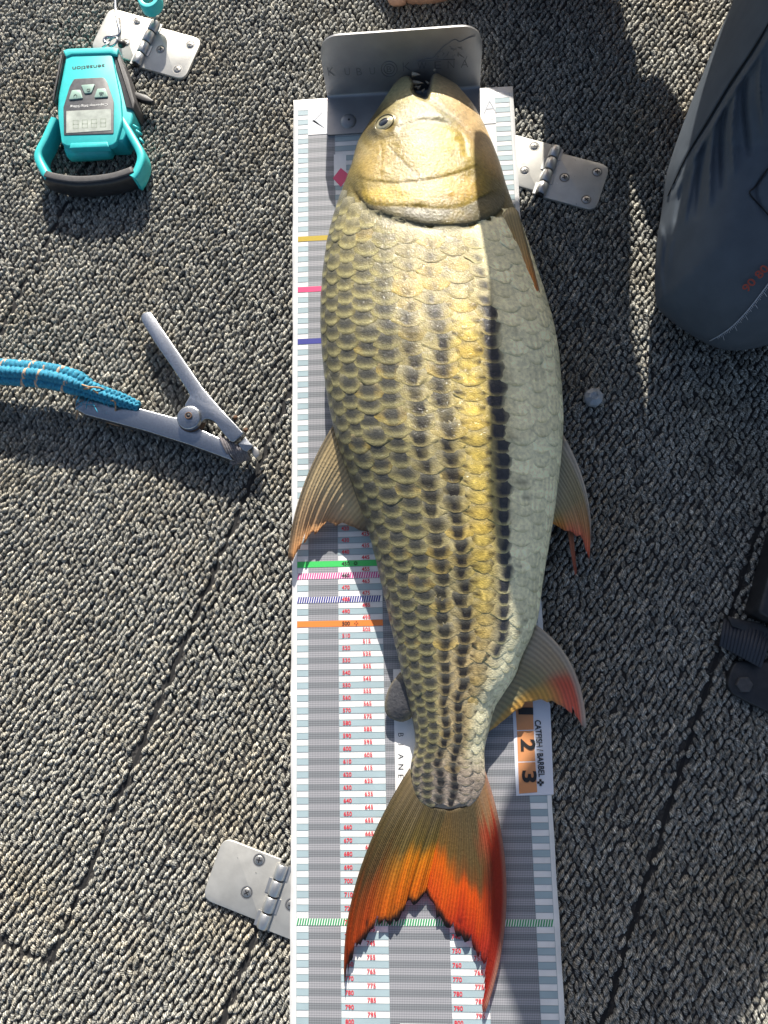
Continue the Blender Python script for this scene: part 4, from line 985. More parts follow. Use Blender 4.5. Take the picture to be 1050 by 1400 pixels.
fin('anal_fin', [(731, 853), (722, 875), (714, 893), (704, 922), (688, 948), (675, 968), (667, 998)],
    [(802, 996), (796, 992), (789, 981), (776, 969), (764, 963), (748, 959), (733, 956), (718, 963), (702, 975), (684, 988), (668, 1001)],
    lambda s, t: 22 - 4 * t - 9 * s, anal_c, 44, 16, M['fin'], jag=0.035, wave=0.7, curve=lambda s, t: (16 * (1 - s) ** 2 * 4 * t * (1 - t), -14 * (1 - s) ** 2 * 4 * t * (1 - t)), slits=((.16, .02, .1), (.6, .02, .12)))
def pelv_c(s, t):
    c = ramp(t, [(0, (0.46, 0.42, 0.30)), (.45, (0.44, 0.36, 0.19)), (.72, (0.66, 0.34, 0.14)), (1, (0.88, 0.20, 0.11))])
    i = ramp(t, [(0, (0.42, 0.38, 0.24)), (.4, (0.52, 0.36, 0.12)), (.8, (0.85, 0.36, 0.04)), (1, (0.80, 0.32, 0.05))])
    w = sst(s, 0.6, 0.95); c = c * (1 - w[..., None]) + i * w[..., None]
    return mixc(c, (0.60, 0.54, 0.46), (1 - sst(s, 0.03, 0.16)) * 0.9)
fin('pelvic_fin', [(770, 594), (765, 605), (761, 625), (758, 650), (755, 680), (753, 712)],
    [(804, 775), (806, 760), (800, 748), (795, 736), (790, 735), (783, 727), (774, 726), (766, 721), (755, 716)],
    lambda s, t: 26 - 6 * t, pelv_c, 34, 16, M['fin'], jag=0.03, wave=0.7, curve=lambda s, t: (17 * (1 - s) ** 1.4 * 4 * t * (1 - t), -8 * (1 - s) * t * (1 - t)), slits=((.5, .03, .08),))
fin('pelvic_fin', [(773, 700), (777, 699), (783, 700)], [(786, 786), (788, 785), (789, 782)], lambda s, t: 17 - 3 * t, lambda s, t: ramp(t, [(0, (0.42, 0.22, 0.10)), (1, (0.58, 0.15, 0.09))]), 8, 12, M['fin'], jag=0, wave=0.2, curve=lambda s, t: (-4 * t * (1 - t), 0 * t))
def pect_c(s, t): return mixc(ramp(t, [(0, (0.42, 0.36, 0.20)), (.4, (0.66, 0.44, 0.18)), (.65, (0.92, 0.38, 0.09)), (1, (0.92, 0.30, 0.08))]), (0.20, 0.19, 0.14), sst(s, .8, 1) * .7)
fin('pectoral_fin', [(685, 296), (693, 286), (702, 283), (709, 290)], [(724, 404), (731, 424), (739, 436), (743, 418)], lambda s, t: fish_z(np.array(690 + 48 * t + 10 * s), np.array(290 + 135 * t + 0 * s), False) * 0.97 + 4.5, pect_c, 16, 18, M['fin'], jag=0.02, wave=0.5,
    curve=lambda s, t: (2 * t * (1 - t), 0 * t))
# ------------------------------------------------------------------ digital hanging scale
sc_t = thing('hanging_scale', (-178, -30, DZ + 3), 'teal digital hanging scale with black grip and upside-down lettering', 'fishing scale')
ZT = 22.0
def P2(pts, z=ZT): return pxy(pts, z)
body_px = [(88, 70), (93, 68.5), (150, 66.5), (160, 67.5), (166, 100), (172, 132), (181, 150), (178, 165), (166, 190), (86, 192), (80, 172), (76, 152), (77, 128), (84, 92)]
v, f = slab(round_poly(P2(body_px), 2.2, 3), DZ + 2.5, ZT - 3.0, 2.0, 1.0); edge_split(obj('casing', v, f, M['teal'], sc_t), 60)
face_px = [(91, 69.5), (152, 67.5), (158, 100), (165, 135), (167, 165), (158.5, 195), (152, 199.5), (92, 200), (84, 196), (79, 160), (81, 128), (88, 92)]
v, f = slab(round_poly(P2(face_px), 2.0, 3), ZT - 4.5, ZT, 1.2); edge_split(obj('front_cover', v, f, M['teal'], sc_t), 60)
top_px = [(86, 69), (93, 66.5), (153, 64.5), (162, 66), (160, 76), (150, 73), (98, 74.5), (90, 78)]
v, f = slab(round_poly(P2(top_px, ZT + 1), 1.2, 3), ZT - 8, ZT + 1.2, 0.8); edge_split(obj('top_rim', v, f, M['teal'], sc_t), 60)
lip_px = [(95, 203), (97, 196), (147, 194), (149, 201)]
v, f = slab(round_poly(P2(lip_px), 0.8), ZT - 6, ZT + .5, 0.5); edge_split(obj('cover_lip', v, f, M['teal'], sc_t), 60)
# rounded battery housing under the cover
p0, p1 = G(93, 205, 8), G(153, 201, 8); path = np.array([p0 + (p1 - p0) * q for q in (0, .05, .5, .95, 1)]); v, f = tube(path, [8, 10.5, 11, 10.5, 8], 20); obj('battery_housing', v, f, M['teal'], sc_t)
def loft(path, w, h, ups=None, n=16, pw=3.0):
    """superellipse bar along a 3D path; w across (horizontal), h vertical"""
    path = np.asarray(path, float); k = len(path); w = np.broadcast_to(w, (k,)); h = np.broadcast_to(h, (k,)); V = []; F = []
    T = np.gradient(path, axis=0); T /= np.linalg.norm(T, axis=1)[:, None]; a = np.linspace(0, 2 * math.pi, n, endpoint=False)
    ca = np.sign(np.cos(a)) * np.abs(np.cos(a)) ** (2 / pw); sa = np.sign(np.sin(a)) * np.abs(np.sin(a)) ** (2 / pw)
    for i in range(k):
        up = np.array([0, 0, 1.0]); sd = np.cross(T[i], up); sd /= np.linalg.norm(sd); up = np.cross(sd, T[i])
        V.append(path[i] + ca[:, None] * sd * w[i] / 2 + sa[:, None] * up * h[i] / 2)
    V = np.vstack(V)
    for i in range(k - 1):
        for j in range(n): F.append([i * n + j, i * n + (j + 1) % n, (i + 1) * n + (j + 1) % n, (i + 1) * n + j])
    F += [list(range(n))[::-1], [(k - 1) * n + j for j in range(n)]]
    return V, F
zc = (ZT - 2 + DZ + 3) / 2 + 0.5; hh = ZT - 4 - DZ - 3
for pts in ([(80, 170), (68, 197), (58, 220), (66, 241), (72, 250)], [(169, 168), (183, 192), (197, 219), (193, 239), (186, 250)]):
    pp = [G(u, v_, zc) for u, v_ in pts]; v, f = loft(smooth_path(pp, 24), np.linspace(7.5, 8.5, 24), hh, pw=5); edge_split(obj('handle_arm', v, f, M['teal'], sc_t), 60)
g = [G(u, v_, zc - 1) for u, v_ in ((66, 247), (80, 252), (105, 256), (130, 256), (158, 252.5), (180, 246), (192, 241))]
v, f = loft(smooth_path(g, 30), 9.5, hh + 1.0, pw=4.5); edge_split(obj('grip', v, f, M['black'], sc_t), 60)
gt = [p + np.array([0, 1.2, hh / 2 + .6]) for p in smooth_path(g, 30)[1:-1]]; v, f = loft(gt, 6.5, 2.4, pw=4); obj('grip_pad', v, f, M['rubber'], sc_t)
for px in ([(84, 78), (89, 76), (86, 95), (79, 128), (77, 142), (73, 140), (75, 126), (80, 100)], [(157, 70), (164, 74), (178, 112), (186, 142), (184, 152), (174, 150), (166, 116), (159, 92)]):
    v, f = slab(round_poly(P2(px, ZT - 4), 1.0), DZ + 3, ZT - 1.0, 1.0); edge_split(obj('side_bumper', v, f, M['rubber'], sc_t), 50)
v, f = slab(round_poly(P2([(180, 128), (186, 126), (200, 130), (211, 138), (208, 141), (196, 139), (184, 134)], 8), 1.5), 4, 9, 1.0); edge_split(obj('measure_tab', v, f, M['black'], sc_t), 50)
def sq(px): return [(40 + a / 5.25, 90 + b / 5.25) for a, b in px]
v, f = slab(round_poly(P2(sq([(322, 98), (335, 95), (528, 85), (545, 95), (562, 122), (608, 262), (606, 490), (250, 500), (246, 300), (292, 150)])), 1.2, 3), ZT - 1, ZT + 0.5, 0.25); pan = edge_split(obj('display_panel', v, f, M['panel'], sc_t), 50)
v, f = slab(P2(sq([(268, 328), (588, 313), (590, 466), (268, 487)])), ZT, ZT + 0.75, 0.15); obj('lcd_screen', v, f, M['lcd'], pan, smooth=False)
for px in ([(310, 182), (370, 178), (388, 240), (288, 250)], [(376, 145), (475, 138), (450, 200), (402, 206)], [(492, 172), (550, 168), (570, 230), (470, 236)]):
    v, f = slab(round_poly(P2(sq(px)), 1.0, 2), ZT, ZT + 1.5, 0.4); obj('button', v, f, M['button'], pan)
def text_px(txt, right, left, z, h, m, name, parent, off=0.0, sl=0.0):
    """lettering that reads upside down in the picture: from right to left"""
    a, b = G(*right, z), G(*left, z); ex = (b - a); w = np.linalg.norm(ex); ex /= w; ey = np.array([-ex[1], ex[0], 0]); 
    v, f = text_geo(txt, a, ex, ey, w=w, h=h, offset=off); return obj(name, v, f, m, parent, smooth=False)
text_px('sensation', (143, 87.5), (99, 91), ZT + 0.15, 4.2, M['ink'], 'lettering', sc_t, 0.01)
text_px('Capacity:50g:50kg', (147.5, 140.5), (96, 143.5), ZT + 0.7, 3.0, M['white_ink'], 'lettering', pan, 0.0)
def icon(c, kind):
    mb = MB(); c = G(*c, ZT + 1.7)
    if kind == 'power':
        t = np.linspace(0.5, 5.8, 16); v, f = tube(np.column_stack([c[0] + 1.5 * np.sin(t), c[1] + 1.5 * np.cos(t), np.full(16, c[2])]), 0.2, 4); mb.add(v, f)
        v, f = tube(np.array([c, c + (0, 1.8, 0)]), 0.2, 4); mb.add(v, f)
    elif kind == 'arch':
        t = np.linspace(0, math.pi, 10); v, f = tube(np.vstack([[c + (-1.4, -1.4, 0)], np.column_stack([c[0] - 1.4 * np.cos(t), c[1] + 1.4 * np.sin(t), np.full(10, c[2])]), [c + (1.4, -1.4, 0)]]), 0.2, 4); mb.add(v, f)
    else:
        for dy in (1.6, .3): v, f = tube(np.array([c + (-2.2, dy, 0), c + (2.2, dy, 0)]), 0.18, 4); mb.add(v, f)
        v, f = tube(np.array([c + (-1.2, -1.9, 0), c + (0, -.5, 0), c + (1.2, -1.9, 0)]), 0.18, 4); mb.add(v, f)
    mb.obj('button_icon', M['ink'], pan, kind='stuff')
icon((121, 123), 'power'); icon((103, 131), 'arch'); icon((138.5, 128.5), 'bars')
seg = MB()
for k in range(4):                                   # faint digits on the display
    for (a, b) in (((0, 0), (1, 0)), ((0, 1), (1, 1)), ((0, 0), (0, 1)), ((1, 0), (1, 1)), ((0, .5), (1, .5))):
        q0 = G(100 + 12.5 * k + a[0] * 7, 164.5 - .7 * k + a[1] * 11, ZT + .8); q1 = G(100 + 12.5 * k + b[0] * 7, 164.5 - .7 * k + b[1] * 11, ZT + .8); d = q1 - q0; d /= np.linalg.norm(d); s = np.array([-d[1], d[0], 0]) * .45
        seg.add([q0 - s, q1 - s, q1 + s, q0 + s], [[0, 1, 2, 3]])
seg.obj('display_digits', mat('faint_digit', (0.30, 0.34, 0.28), 0.4), pan, smooth=False, kind='stuff')
for (a, b) in (((182, 171), (190, 176)), ((186, 178), (194, 184)), ((191, 189), (197, 196))):
    v, f = tube(np.array([G(*a, ZT - 3), G(*b, ZT - 4.5)]), 1.0, 8); obj('arm_rib', v, f, M['teal'], sc_t)
# swivel, steel hook and ring
z = 15.0
hk = smooth_path([G(158, -22, 13), G(158, 10, 13), G(161, 30, z), G(164, 45, z), (G(158, 50, z)), G(146, 51, z), G(142.5, 56, z), G(147, 60, z)], 50); v, f = tube(hk, 1.5, 10); obj('hook', v, f, M['zinc'], sc_t)
t = np.linspace(0, 2 * math.pi, 26); c = G(154.5, 57, 17); v, f = tube(np.column_stack([c[0] + 5.2 * np.cos(t), c[1] + 4.4 * np.sin(t), c[2] + 2.0 * np.cos(t)]), 1.0, 8, cap=False); obj('swivel_loop', v, f, M['zinc'], sc_t)
v, f = tube(np.array([G(140, 65, 17), G(150, 58, 17)]), 1.0, 8); obj('swivel_pin', v, f, M['steel'], sc_t)
c = G(167, 61, 13); v, f = dome(c, 4.2, 4.5, 12, 4); obj('swivel_nut', v, f, M['black'], sc_t)
ring = thing('plastic_ring', G(206, 4, 20), 'teal plastic finger ring lying across the hinge at the top edge', 'ring')
t = np.linspace(0, 2 * math.pi, 44); c = G(206, 2, 19)
pr = np.array([(7.2, -6), (9.6, -6.5), (12.6, -5), (12.8, 5.5), (12.0, 6.5), (9.4, 6.8), (8.0, 6.2), (7.4, 3)])
V = []; F = []; n = len(pr)
for a in t[:-1]: V += [(c[0] + r * 0.86 * math.cos(a), c[1] + r * math.sin(a), c[2] + h_) for r, h_ in pr]
for i in range(43):
    for j in range(n): F.append([i * n + j, ((i + 1) % 43) * n + j, ((i + 1) % 43) * n + (j + 1) % n, i * n + (j + 1) % n])
edge_split(obj('band', V, F, M['teal'], ring), 40)
v, f = tube(np.array([c + (0, -3, -8), c + (1, -8, -12), G(208, 20, 2)]), 1.2, 8); obj('ring_stem', v, f, M['zinc'], ring)

# ------------------------------------------------------------------ cull clip on the blue rope
clip = thing('cull_clip', (-90, -320, 4), 'scuffed metal cull clip with open lever, lying at the end of the blue rope', 'fish clip')
def CP(pts, z): return pxy([(180 + a / 5.25, 410 + b / 5.25) for a, b in pts], z)
ta, tb = G(192, 430, 8), G(345, 600, 20); dl = (tb - ta)[:2]; L2 = dl @ dl
def zl(x, y): q = np.clip(((x - ta[0]) * dl[0] + (y - ta[1]) * dl[1]) / L2, -0.1, 1.15); return 13 + 8 * q
lever_px = [(55, 105), (70, 82), (100, 72), (130, 78), (225, 215), (330, 365), (520, 640), (660, 800), (815, 965), (740, 1030), (715, 1022), (660, 960), (600, 880), (560, 860), (530, 858), (500, 885), (470, 900), (400, 800), (380, 760), (405, 715), (420, 690), (395, 640), (300, 500), (180, 330), (90, 190), (62, 140)]
v, f = slab(round_poly(CP(lever_px, 16), 1.2, 2), lambda x, y: zl(x, y) - 6.5, zl, 1.1); edge_split(obj('lever', v, f, M['zinc'], clip), 55)
za, zb_ = G(105, 560, 8), G(345, 625, 10)
arm_px2 = [(103, 545), (106, 540), (122, 541), (170, 553), (238, 571), (262, 573), (276, 588), (303, 600), (312, 604), (322, 632), (309, 627), (260, 609), (200, 590), (118, 568), (104, 560)]
v, f = slab(round_poly(pxy(arm_px2, 12), 1.0, 2), 2.0, 15.0, 1.2); edge_split(obj('lower_arm', v, f, M['zinc'], clip), 55)
c = G(258.5, 571, 20); t = np.linspace(0, 2 * math.pi, 28)[:-1]
v, f = slab(np.column_stack([c[0] + 10.6 * np.cos(t), c[1] + 10.6 * np.sin(t)]), 4, 22.0, 1.6); edge_split(obj('pivot_boss', v, f, M['zinc'], clip), 55)
v, f = slab(np.column_stack([c[0] + 11.3 * np.cos(t), c[1] + 11.3 * np.sin(t)]), 8, 16.2, .6); obj('pivot_washer', v, f, M['rust'], clip)
v, f = tube(np.array([(c[0] + .5, c[1] + .8, 20), (c[0] + .5, c[1] + .8, 23.6)]), 3.0, 16); edge_split(obj('rivet', v, f, M['zinc'], clip), 40)
v, f = tube(np.array([(c[0] + .5, c[1] + .8, 23.2), (c[0] + .5, c[1] + .8, 23.75)]), 1.7, 14); obj('rivet_hole', v, f, M['ink'], clip)
tt_ = np.linspace(0, 2 * math.pi, 24); v, f = tube(np.column_stack([c[0] + .5 + 2.6 * np.cos(tt_), c[1] + .8 + 2.6 * np.sin(tt_), np.full(24, 23.6)]), 0.6, 6, cap=False); obj('rivet_rim', v, f, M['rust'], clip)
v, f = slab(round_poly(CP([(760, 1035), (815, 985), (872, 1045), (828, 1090), (800, 1080)], 17), 0.6), 6, 17.5, 0.8); edge_split(obj('jaw', v, f, M['zinc'], clip), 50)
v, f = slab(round_poly(CP([(865, 1060), (890, 1050), (918, 1080), (922, 1115), (890, 1140), (866, 1110)], 13), 1.5), 4, 14, 1.2); edge_split(obj('jaw_tip', v, f, M['screw'], clip), 50)
for (u, v_) in ((322, 571), (336, 588)):
    c2 = G(u, v_, 9); v, f = dome(c2, 2.3, 2.0, 10, 4); obj('rust_lump', v, f, M['rust'], clip)
# cord wound round the jaw: separate turns
for k in range(9):
    q = k / 8.0; a = G(301 + 36 * q, 597 + 19 * q, 16.5 - 1.5 * q); b = G(318 + 22 * q, 633 - 8 * q, 9 - 3 * q); m_ = (a + b) / 2 + np.array([0, 0, 3.5])
    v, f = tube(smooth_path([a - (0, 0, 6), a, m_, b, b - (0, 0, 4)], 14), 1.25, 6); obj('cord_wrap', v, f, mat('cord_grey', (0.17, 0.155, 0.16), 0.85, noise=0.5, nscale=700) if k == 0 else bpy.data.materials['cord_grey'], clip)
# rope, braided from eight strands
rope = thing('rope', (-260, -285, 12), 'turquoise braided rope with beige flecks lashed to the metal clip', 'rope')
rp = smooth_path([G(-70, 500, 19), G(-30, 504, 20), G(0, 508, 21), G(30, 510.5, 22), G(60, 513, 22), G(90, 519, 22), G(112, 527, 21), G(126, 534, 19), G(150, 542, 18), G(172, 549, 16), G(190, 556, 14)], 160)
rr = np.interp(np.linspace(0, 1, 160), [0, .6, .68, .74, .9, 1], [9.6, 9.6, 9.2, 6.5, 5.5, 3.6])
v, f = tube(rp, rr * 0.80, 14); M['rope'] = mat('turquoise_yarn', (0.02, 0.30, 0.48), 0.75, noise=0.35, nscale=500, bump=0.0003, bscale=1500, attr='Col'); 
obj('core', v, f, M['rope'], rope, cols=np.tile((0.012, 0.16, 0.27), (len(v), 1)))
T = np.gradient(rp, axis=0); T /= np.linalg.norm(T, axis=1)[:, None]; Sd = np.cross(T, (0, 0, 1.0)); Sd /= np.linalg.norm(Sd, axis=1)[:, None]; Up = np.cross(Sd, T)
rs = np.linspace(0, 159, 620); RP = np.stack([np.interp(rs, np.arange(160), rp[:, i]) for i in range(3)], 1); RS = np.stack([np.interp(rs, np.arange(160), Sd[:, i]) for i in range(3)], 1); RU = np.stack([np.interp(rs, np.arange(160), Up[:, i]) for i in range(3)], 1); RRr = np.interp(rs, np.arange(160), rr)
arc = np.r_[0, np.cumsum(np.linalg.norm(np.diff(RP, axis=0), axis=1))]
for dirn in (1, -1):
    for k in range(6):
        a = dirn * (2 * math.pi * arc / 26.0) + 2 * math.pi * k / 6 + (0.31 if dirn < 0 else 0)
        wv = 0.75 * np.sin(a * 6 * 1.0 * dirn + (0 if dirn > 0 else math.pi)); rad = RRr * 0.93 + wv
        wv = 1.25 * np.sign(wv) * np.abs(wv / .75) ** .7
        rad = RRr * 0.90 + wv * RRr / 9.6
        path = RP + RS * (np.cos(a) * rad)[:, None] + RU * (np.sin(a) * rad)[:, None]
        v, f = tube(path, 2.5 * RRr / 9.6 + 0.2, 6)
        base = np.array((0.016, 0.21, 0.33)) if not (dirn > 0 and k in (1, 4)) else np.array((0.55, 0.36, 0.24)); cc = np.tile(base, (len(v), 1)) * rng.uniform(.8, 1.2, (len(v), 1))
        if dirn > 0 and k in (1, 4): fl = np.repeat((arc > 118) | (np.sin(arc * .17) < -.55), 6); cc[:len(fl)][fl] = (0.016, 0.21, 0.33)
        obj('strand', v, f, M['rope'], rope, cols=cc)
M['thread'] = mat('tan_thread', (0.40, 0.24, 0.13), 0.85, noise=0.3, nscale=600)
for pts in ([(131, 527, 22), (121, 531, 28), (111, 532, 26), (105, 541, 20), (103, 552, 16), (106, 565, 10), (104, 573, 6)], [(151, 547, 22), (157, 549, 22), (158, 556, 18), (158, 566, 12), (163, 576, 6)], [(110, 563, 10), (135, 572, 6), (155, 580, 4), (172, 583, 3)], [(112, 526, 29), (122, 529, 30), (135, 530, 27), (145, 534, 22)], [(127, 533, 28), (133, 537, 26), (140, 540, 23)]):
    v, f = tube(smooth_path([G(*q) for q in pts], 30), 0.75, 6); obj('lashing', v, f, M['thread'], rope)
for k in range(26):
    q = G(rng.uniform(100, 150), rng.uniform(536, 555), 18); d = rng.normal(0, 4, 3); d[1] -= 3; v, f = tube(smooth_path([q, q + d * .5 + (0, 0, 1), q + d], 8), 0.35, 4); obj('frayed_fibre', v, f, M['rope'], rope, cols=np.tile((0.02, 0.33, 0.50), (len(v), 1)))
v, f = dome(G(14, 521, 13), 4.5, 5, 12, 5); obj('beige_knot', v, f, mat('beige_knot', (0.60, 0.48, 0.33), 0.8, noise=0.3, nscale=500, bump=0.0006, bscale=500), rope)

# ------------------------------------------------------------------ small milky bead
bd = thing('bead', G(811.5, 544, DZ + 2), 'small milky faceted plastic bead on the shaded carpet', 'bead')
c = G(811.5, 543.5, 2); V = []; F = []
rngs = [(6.5, -5.5), (8.6, -1.5), (8.0, 2.5), (4.6, 5.2), (3.2, 5.6), (2.2, 4.6)]
for i, (r, h_) in enumerate(rngs): V += [(c[0] + r * math.cos(a + .2), c[1] + r * math.sin(a + .2), c[2] + h_) for a in np.linspace(0, 2 * math.pi, 9)[:-1]]
for i in range(5):
    for j in range(8): F.append([i * 8 + j, i * 8 + (j + 1) % 8, (i + 1) * 8 + (j + 1) % 8, (i + 1) * 8 + j])
F += [list(range(8))[::-1], [40 + j for j in range(8)]]
obj('faceted_shell', V, F, M['ice'], bd, smooth=False)
# ------------------------------------------------------------------ black case foot with webbing strap at the right edge
cs = thing('black_case', (420, -530, DZ), 'black plastic case corner with webbing strap at the right edge', 'case')
v, f = slab(round_poly(pxy([(1058, 720), (1050, 745), (1036, 795), (1024, 838), (1040, 848), (1200, 880), (1200, 700)], 8), 3), DZ + 2, 26, 2.5); edge_split(obj('case_body', v, f, M['black'], cs), 50)
v, f = slab(round_poly(pxy([(1006, 903), (998, 918), (994, 935), (1000, 948), (1016, 957), (1050, 973), (1200, 1030), (1200, 890), (1045, 905)], 2), 6, 4), DZ + 1.5, 3, 1.2); edge_split(obj('foot_plate', v, f, M['black'], cs), 50)
c = G(1017, 936, 4); t = np.linspace(0, 2 * math.pi, 7)[:-1]; v, f = slab(np.column_stack([c[0] + 6.6 * np.cos(t), c[1] + 6.6 * np.sin(t)]), 2, 6.4, 1.0); obj('bolt', v, f, M['rubber'], cs, smooth=False)
e0, e1, e2, e3 = (992, 846), (986, 884), (1038, 912), (1052, 868)
for k in range(13):
    q = k / 12.0; a = G(e0[0] + (e3[0] - e0[0]) * q, e0[1] + (e3[1] - e0[1]) * q, 3 + 6 * math.sin(q * 2.2)); b = G(e1[0] + (e2[0] - e1[0]) * q, e1[1] + (e2[1] - e1[1]) * q, 3 + 6 * math.sin(q * 2.2))
    v, f = tube(np.array([a, (a + b) / 2 + (0, 0, .5), b]), 1.75, 8); obj('webbing_rib', v, f, M['strap'], cs)
v, f = slab(pxy([(994, 842), (1003, 845), (1040, 852), (1060, 866), (1056, 876), (1000, 856)], 8), 0, 10, 1); obj('strap_keeper', v, f, M['black'], cs)
# ------------------------------------------------------------------ kneeling angler
man = thing('person', (470, 80, DZ), 'person kneeling on one knee in slate trousers beside the fish', 'person')
def loft3(name, path, rx, ry, m, parent, n=28, side=None, closed=True, bumpf=None):
    """body tube: rx across the given side direction, ry at right angles to it"""
    path = np.asarray(path, float); k = len(path); rx = np.broadcast_to(rx, (k,)); ry = np.broadcast_to(ry, (k,))
    T = np.gradient(path, axis=0); T /= np.linalg.norm(T, axis=1)[:, None]; side = np.array(side if side is not None else (1, 0, 0), float)
    V = []; F = []; a = np.linspace(0, 2 * math.pi, n, endpoint=False)
    for i in range(k):
        s = side - T[i] * (side @ T[i]); s /= np.linalg.norm(s); u = np.cross(T[i], s)
        b = bumpf(i / (k - 1), a) if bumpf else 0.0
        V.append(path[i] + ((rx[i] + b) * np.cos(a))[:, None] * s + ((ry[i] + b) * np.sin(a))[:, None] * u)
    V = np.vstack(V)
    for i in range(k - 1):
        for j in range(n): F.append([i * n + j, i * n + (j + 1) % n, (i + 1) * n + (j + 1) % n, (i + 1) * n + j])
    if closed: F += [list(range(n))[::-1], [(k - 1) * n + j for j in range(n)]]
    return obj(name, V, F, m, parent)
# trouser leg that kneels in view: outline measured in the photograph, full thickness
KO = smooth_path([(1060, -130), (1028, -60), (1003, 0), (985, 40), (965, 90), (945, 140), (930, 180), (918, 215), (910, 245), (905, 285), (898, 330), (895, 375), (896, 408), (900, 422), (915, 437), (940, 455), (962, 468), (985, 477), (1010, 479), (1045, 473), (1090, 455), (1150, 420), (1230, 360)], 300)
def knee_leg():
    """rings from the outline to a far edge; height swells from the deck to the thigh"""
    n = len(KO); m = 150; V = np.zeros((n, m, 3))
    far = np.column_stack([np.linspace(1500, 1420, n), np.linspace(-420, 100, n)])
    s = np.linspace(0, 1, m) ** 1.25
    U = KO[:, :1] * (1 - s) + far[:, :1] * s; Vv = KO[:, 1:] * (1 - s) + far[:, 1:] * s
    dpx = np.hypot(U - KO[:, :1], Vv - KO[:, 1:])
    zr = np.interp(KO[:, 1], [-130, 0, 250, 400, 480], [150, 95, 38, 20, 16])[:, None]
    top = np.interp(Vv, [-400, 0, 200, 480], [300, 205, 140, 105])
    q = np.clip(dpx / np.interp(Vv, [-200, 480], [230, 150]), 0, 1); Z = zr + (top - zr) * np.sqrt(1 - (1 - q) ** 2)
    # folds and seam
    def fold(pts, w, a):
        d, sg, t = line_sd(U, Vv, pts, 30); return 3.4 * a * gauss(d, w * 0.75) * np.sin(np.clip(t, 0, 1) * math.pi) ** .6
    Z = Z + fold([(1060, 20), (1030, 70), (1000, 115), (970, 165), (940, 215), (915, 268)], 3, -1.6)
    Z = Z + fold([(1066, 26), (1036, 76), (1006, 121), (976, 171), (946, 221), (921, 272)], 4, 1.4)
    for pts, a in (([(1042, 70), (1040, 120), (1046, 190)], 1.6), ([(1020, 98), (1018, 150), (1024, 215)], -1.6), ([(1008, 112), (1002, 170), (1004, 240)], 1.8), ([(994, 135), (987, 190), (988, 262)], -1.6), ([(980, 155), (972, 210), (970, 285)], 1.6), ([(966, 180), (958, 235), (952, 300)], -1.4), ([(952, 205), (944, 255), (934, 310)], 1.4), ([(936, 235), (928, 280), (918, 330)], -1.3), ([(1050, 230), (1033, 262), (1050, 300)], -0.9), ([(925, 300), (915, 345), (910, 390)], 0.9)):
        Z = Z + fold(pts, 4.5, a)
    Z = Z + 0.9 * np.sin(U * .03 + Vv * .05) * q * (1 - q) * 2 + fold([(900, 300), (906, 330), (903, 370), (908, 410)], 3.5, 2.0)
    P = G(U, Vv, Z); E0 = P[:, 0].copy(); cen = P[:, m // 2].copy()
    under = []
    for f in np.linspace(0, 1, 7)[1:]:
        w = E0 * (1 - 0.22 * f) + np.column_stack([cen[:, :2], E0[:, 2]]) * 0.22 * f; w[:, 2] = E0[:, 2] * (1 - f) + (DZ + 3 + np.clip((E0[:, 1] + 120) * 0.35, 0, 140)) * f; under.append(w)
    G_ = np.concatenate([np.stack(under[::-1], 1), P], 1); nm = G_.shape[1]
    V = G_.reshape(-1, 3); F = [[i * nm + j, (i + 1) * nm + j, (i + 1) * nm + j + 1, i * nm + j + 1] for i in range(n - 1) for j in range(nm - 1)]
    return obj('trouser_leg', V, F, M['pants'], man), U, Vv, Z
leg_o, KU, KV, KZ = knee_leg()
def on_leg(u, v):
    i = np.argmin((KU - u) ** 2 + (KV - v) ** 2); return G(u, v, KZ.flat[i] + 1.0)
# printed ruler line and numerals on the trouser knee
pr_ = MB(); ln = smooth_path([(970, 466), (983, 459), (1000, 447), (1020, 427), (1040, 402), (1056, 380), (1070, 358)], 60); pts3 = np.array([on_leg(*q) for q in ln])
v, f = tube(pts3, 0.42, 5); pr_.add(v, f)
for k in range(5, 58):
    a = ln[k]; d = ln[min(k + 1, 59)] - ln[k - 1]; d = d / np.linalg.norm(d); nn = np.array([-d[1], d[0]]); nn = nn if nn[0] + nn[1] > 0 else -nn
    Lk = 11 if k % 8 == 0 else 6 if k % 4 == 0 else 4
    nn = nn * 0.8 + d * -0.25
    v, f = tube(np.array([on_leg(*a), on_leg(*(a + nn * Lk))]), 0.28, 4); pr_.add(v, f)
pr_.obj('printed_ruler', M['tick_ink'], leg_o, kind='stuff')
rd = MB()
for txt, c0 in (('90', (1020, 403)), ('80', (1037, 385))):
    o_ = on_leg(*c0); ex = on_leg(c0[0] + 9, c0[1] - 10) - o_; ex /= np.linalg.norm(ex); ez = np.array([0, 0, 1.0]); ey = np.cross(ez, ex); ey /= np.linalg.norm(ey)
    v, f = text_geo(txt, o_ + (0, 0, 3.0), ex, ey, w=9, h=6, offset=0.02); rd.add(v, f)
rd.obj('printed_number', M['rust_ink'], leg_o, smooth=False, kind='stuff')
for pts in ([(1058, 20), (1028, 70), (998, 115), (968, 165), (938, 215), (913, 268)], [(1056, 222), (1033, 255), (1025, 264), (1040, 282), (1058, 302)]):
    v, f = tube(np.array([on_leg(*q) + np.array([0, 0, .1]) for q in smooth_path(pts, 40)]), 0.55, 5); obj('seam', v, f, M['gap'], leg_o)
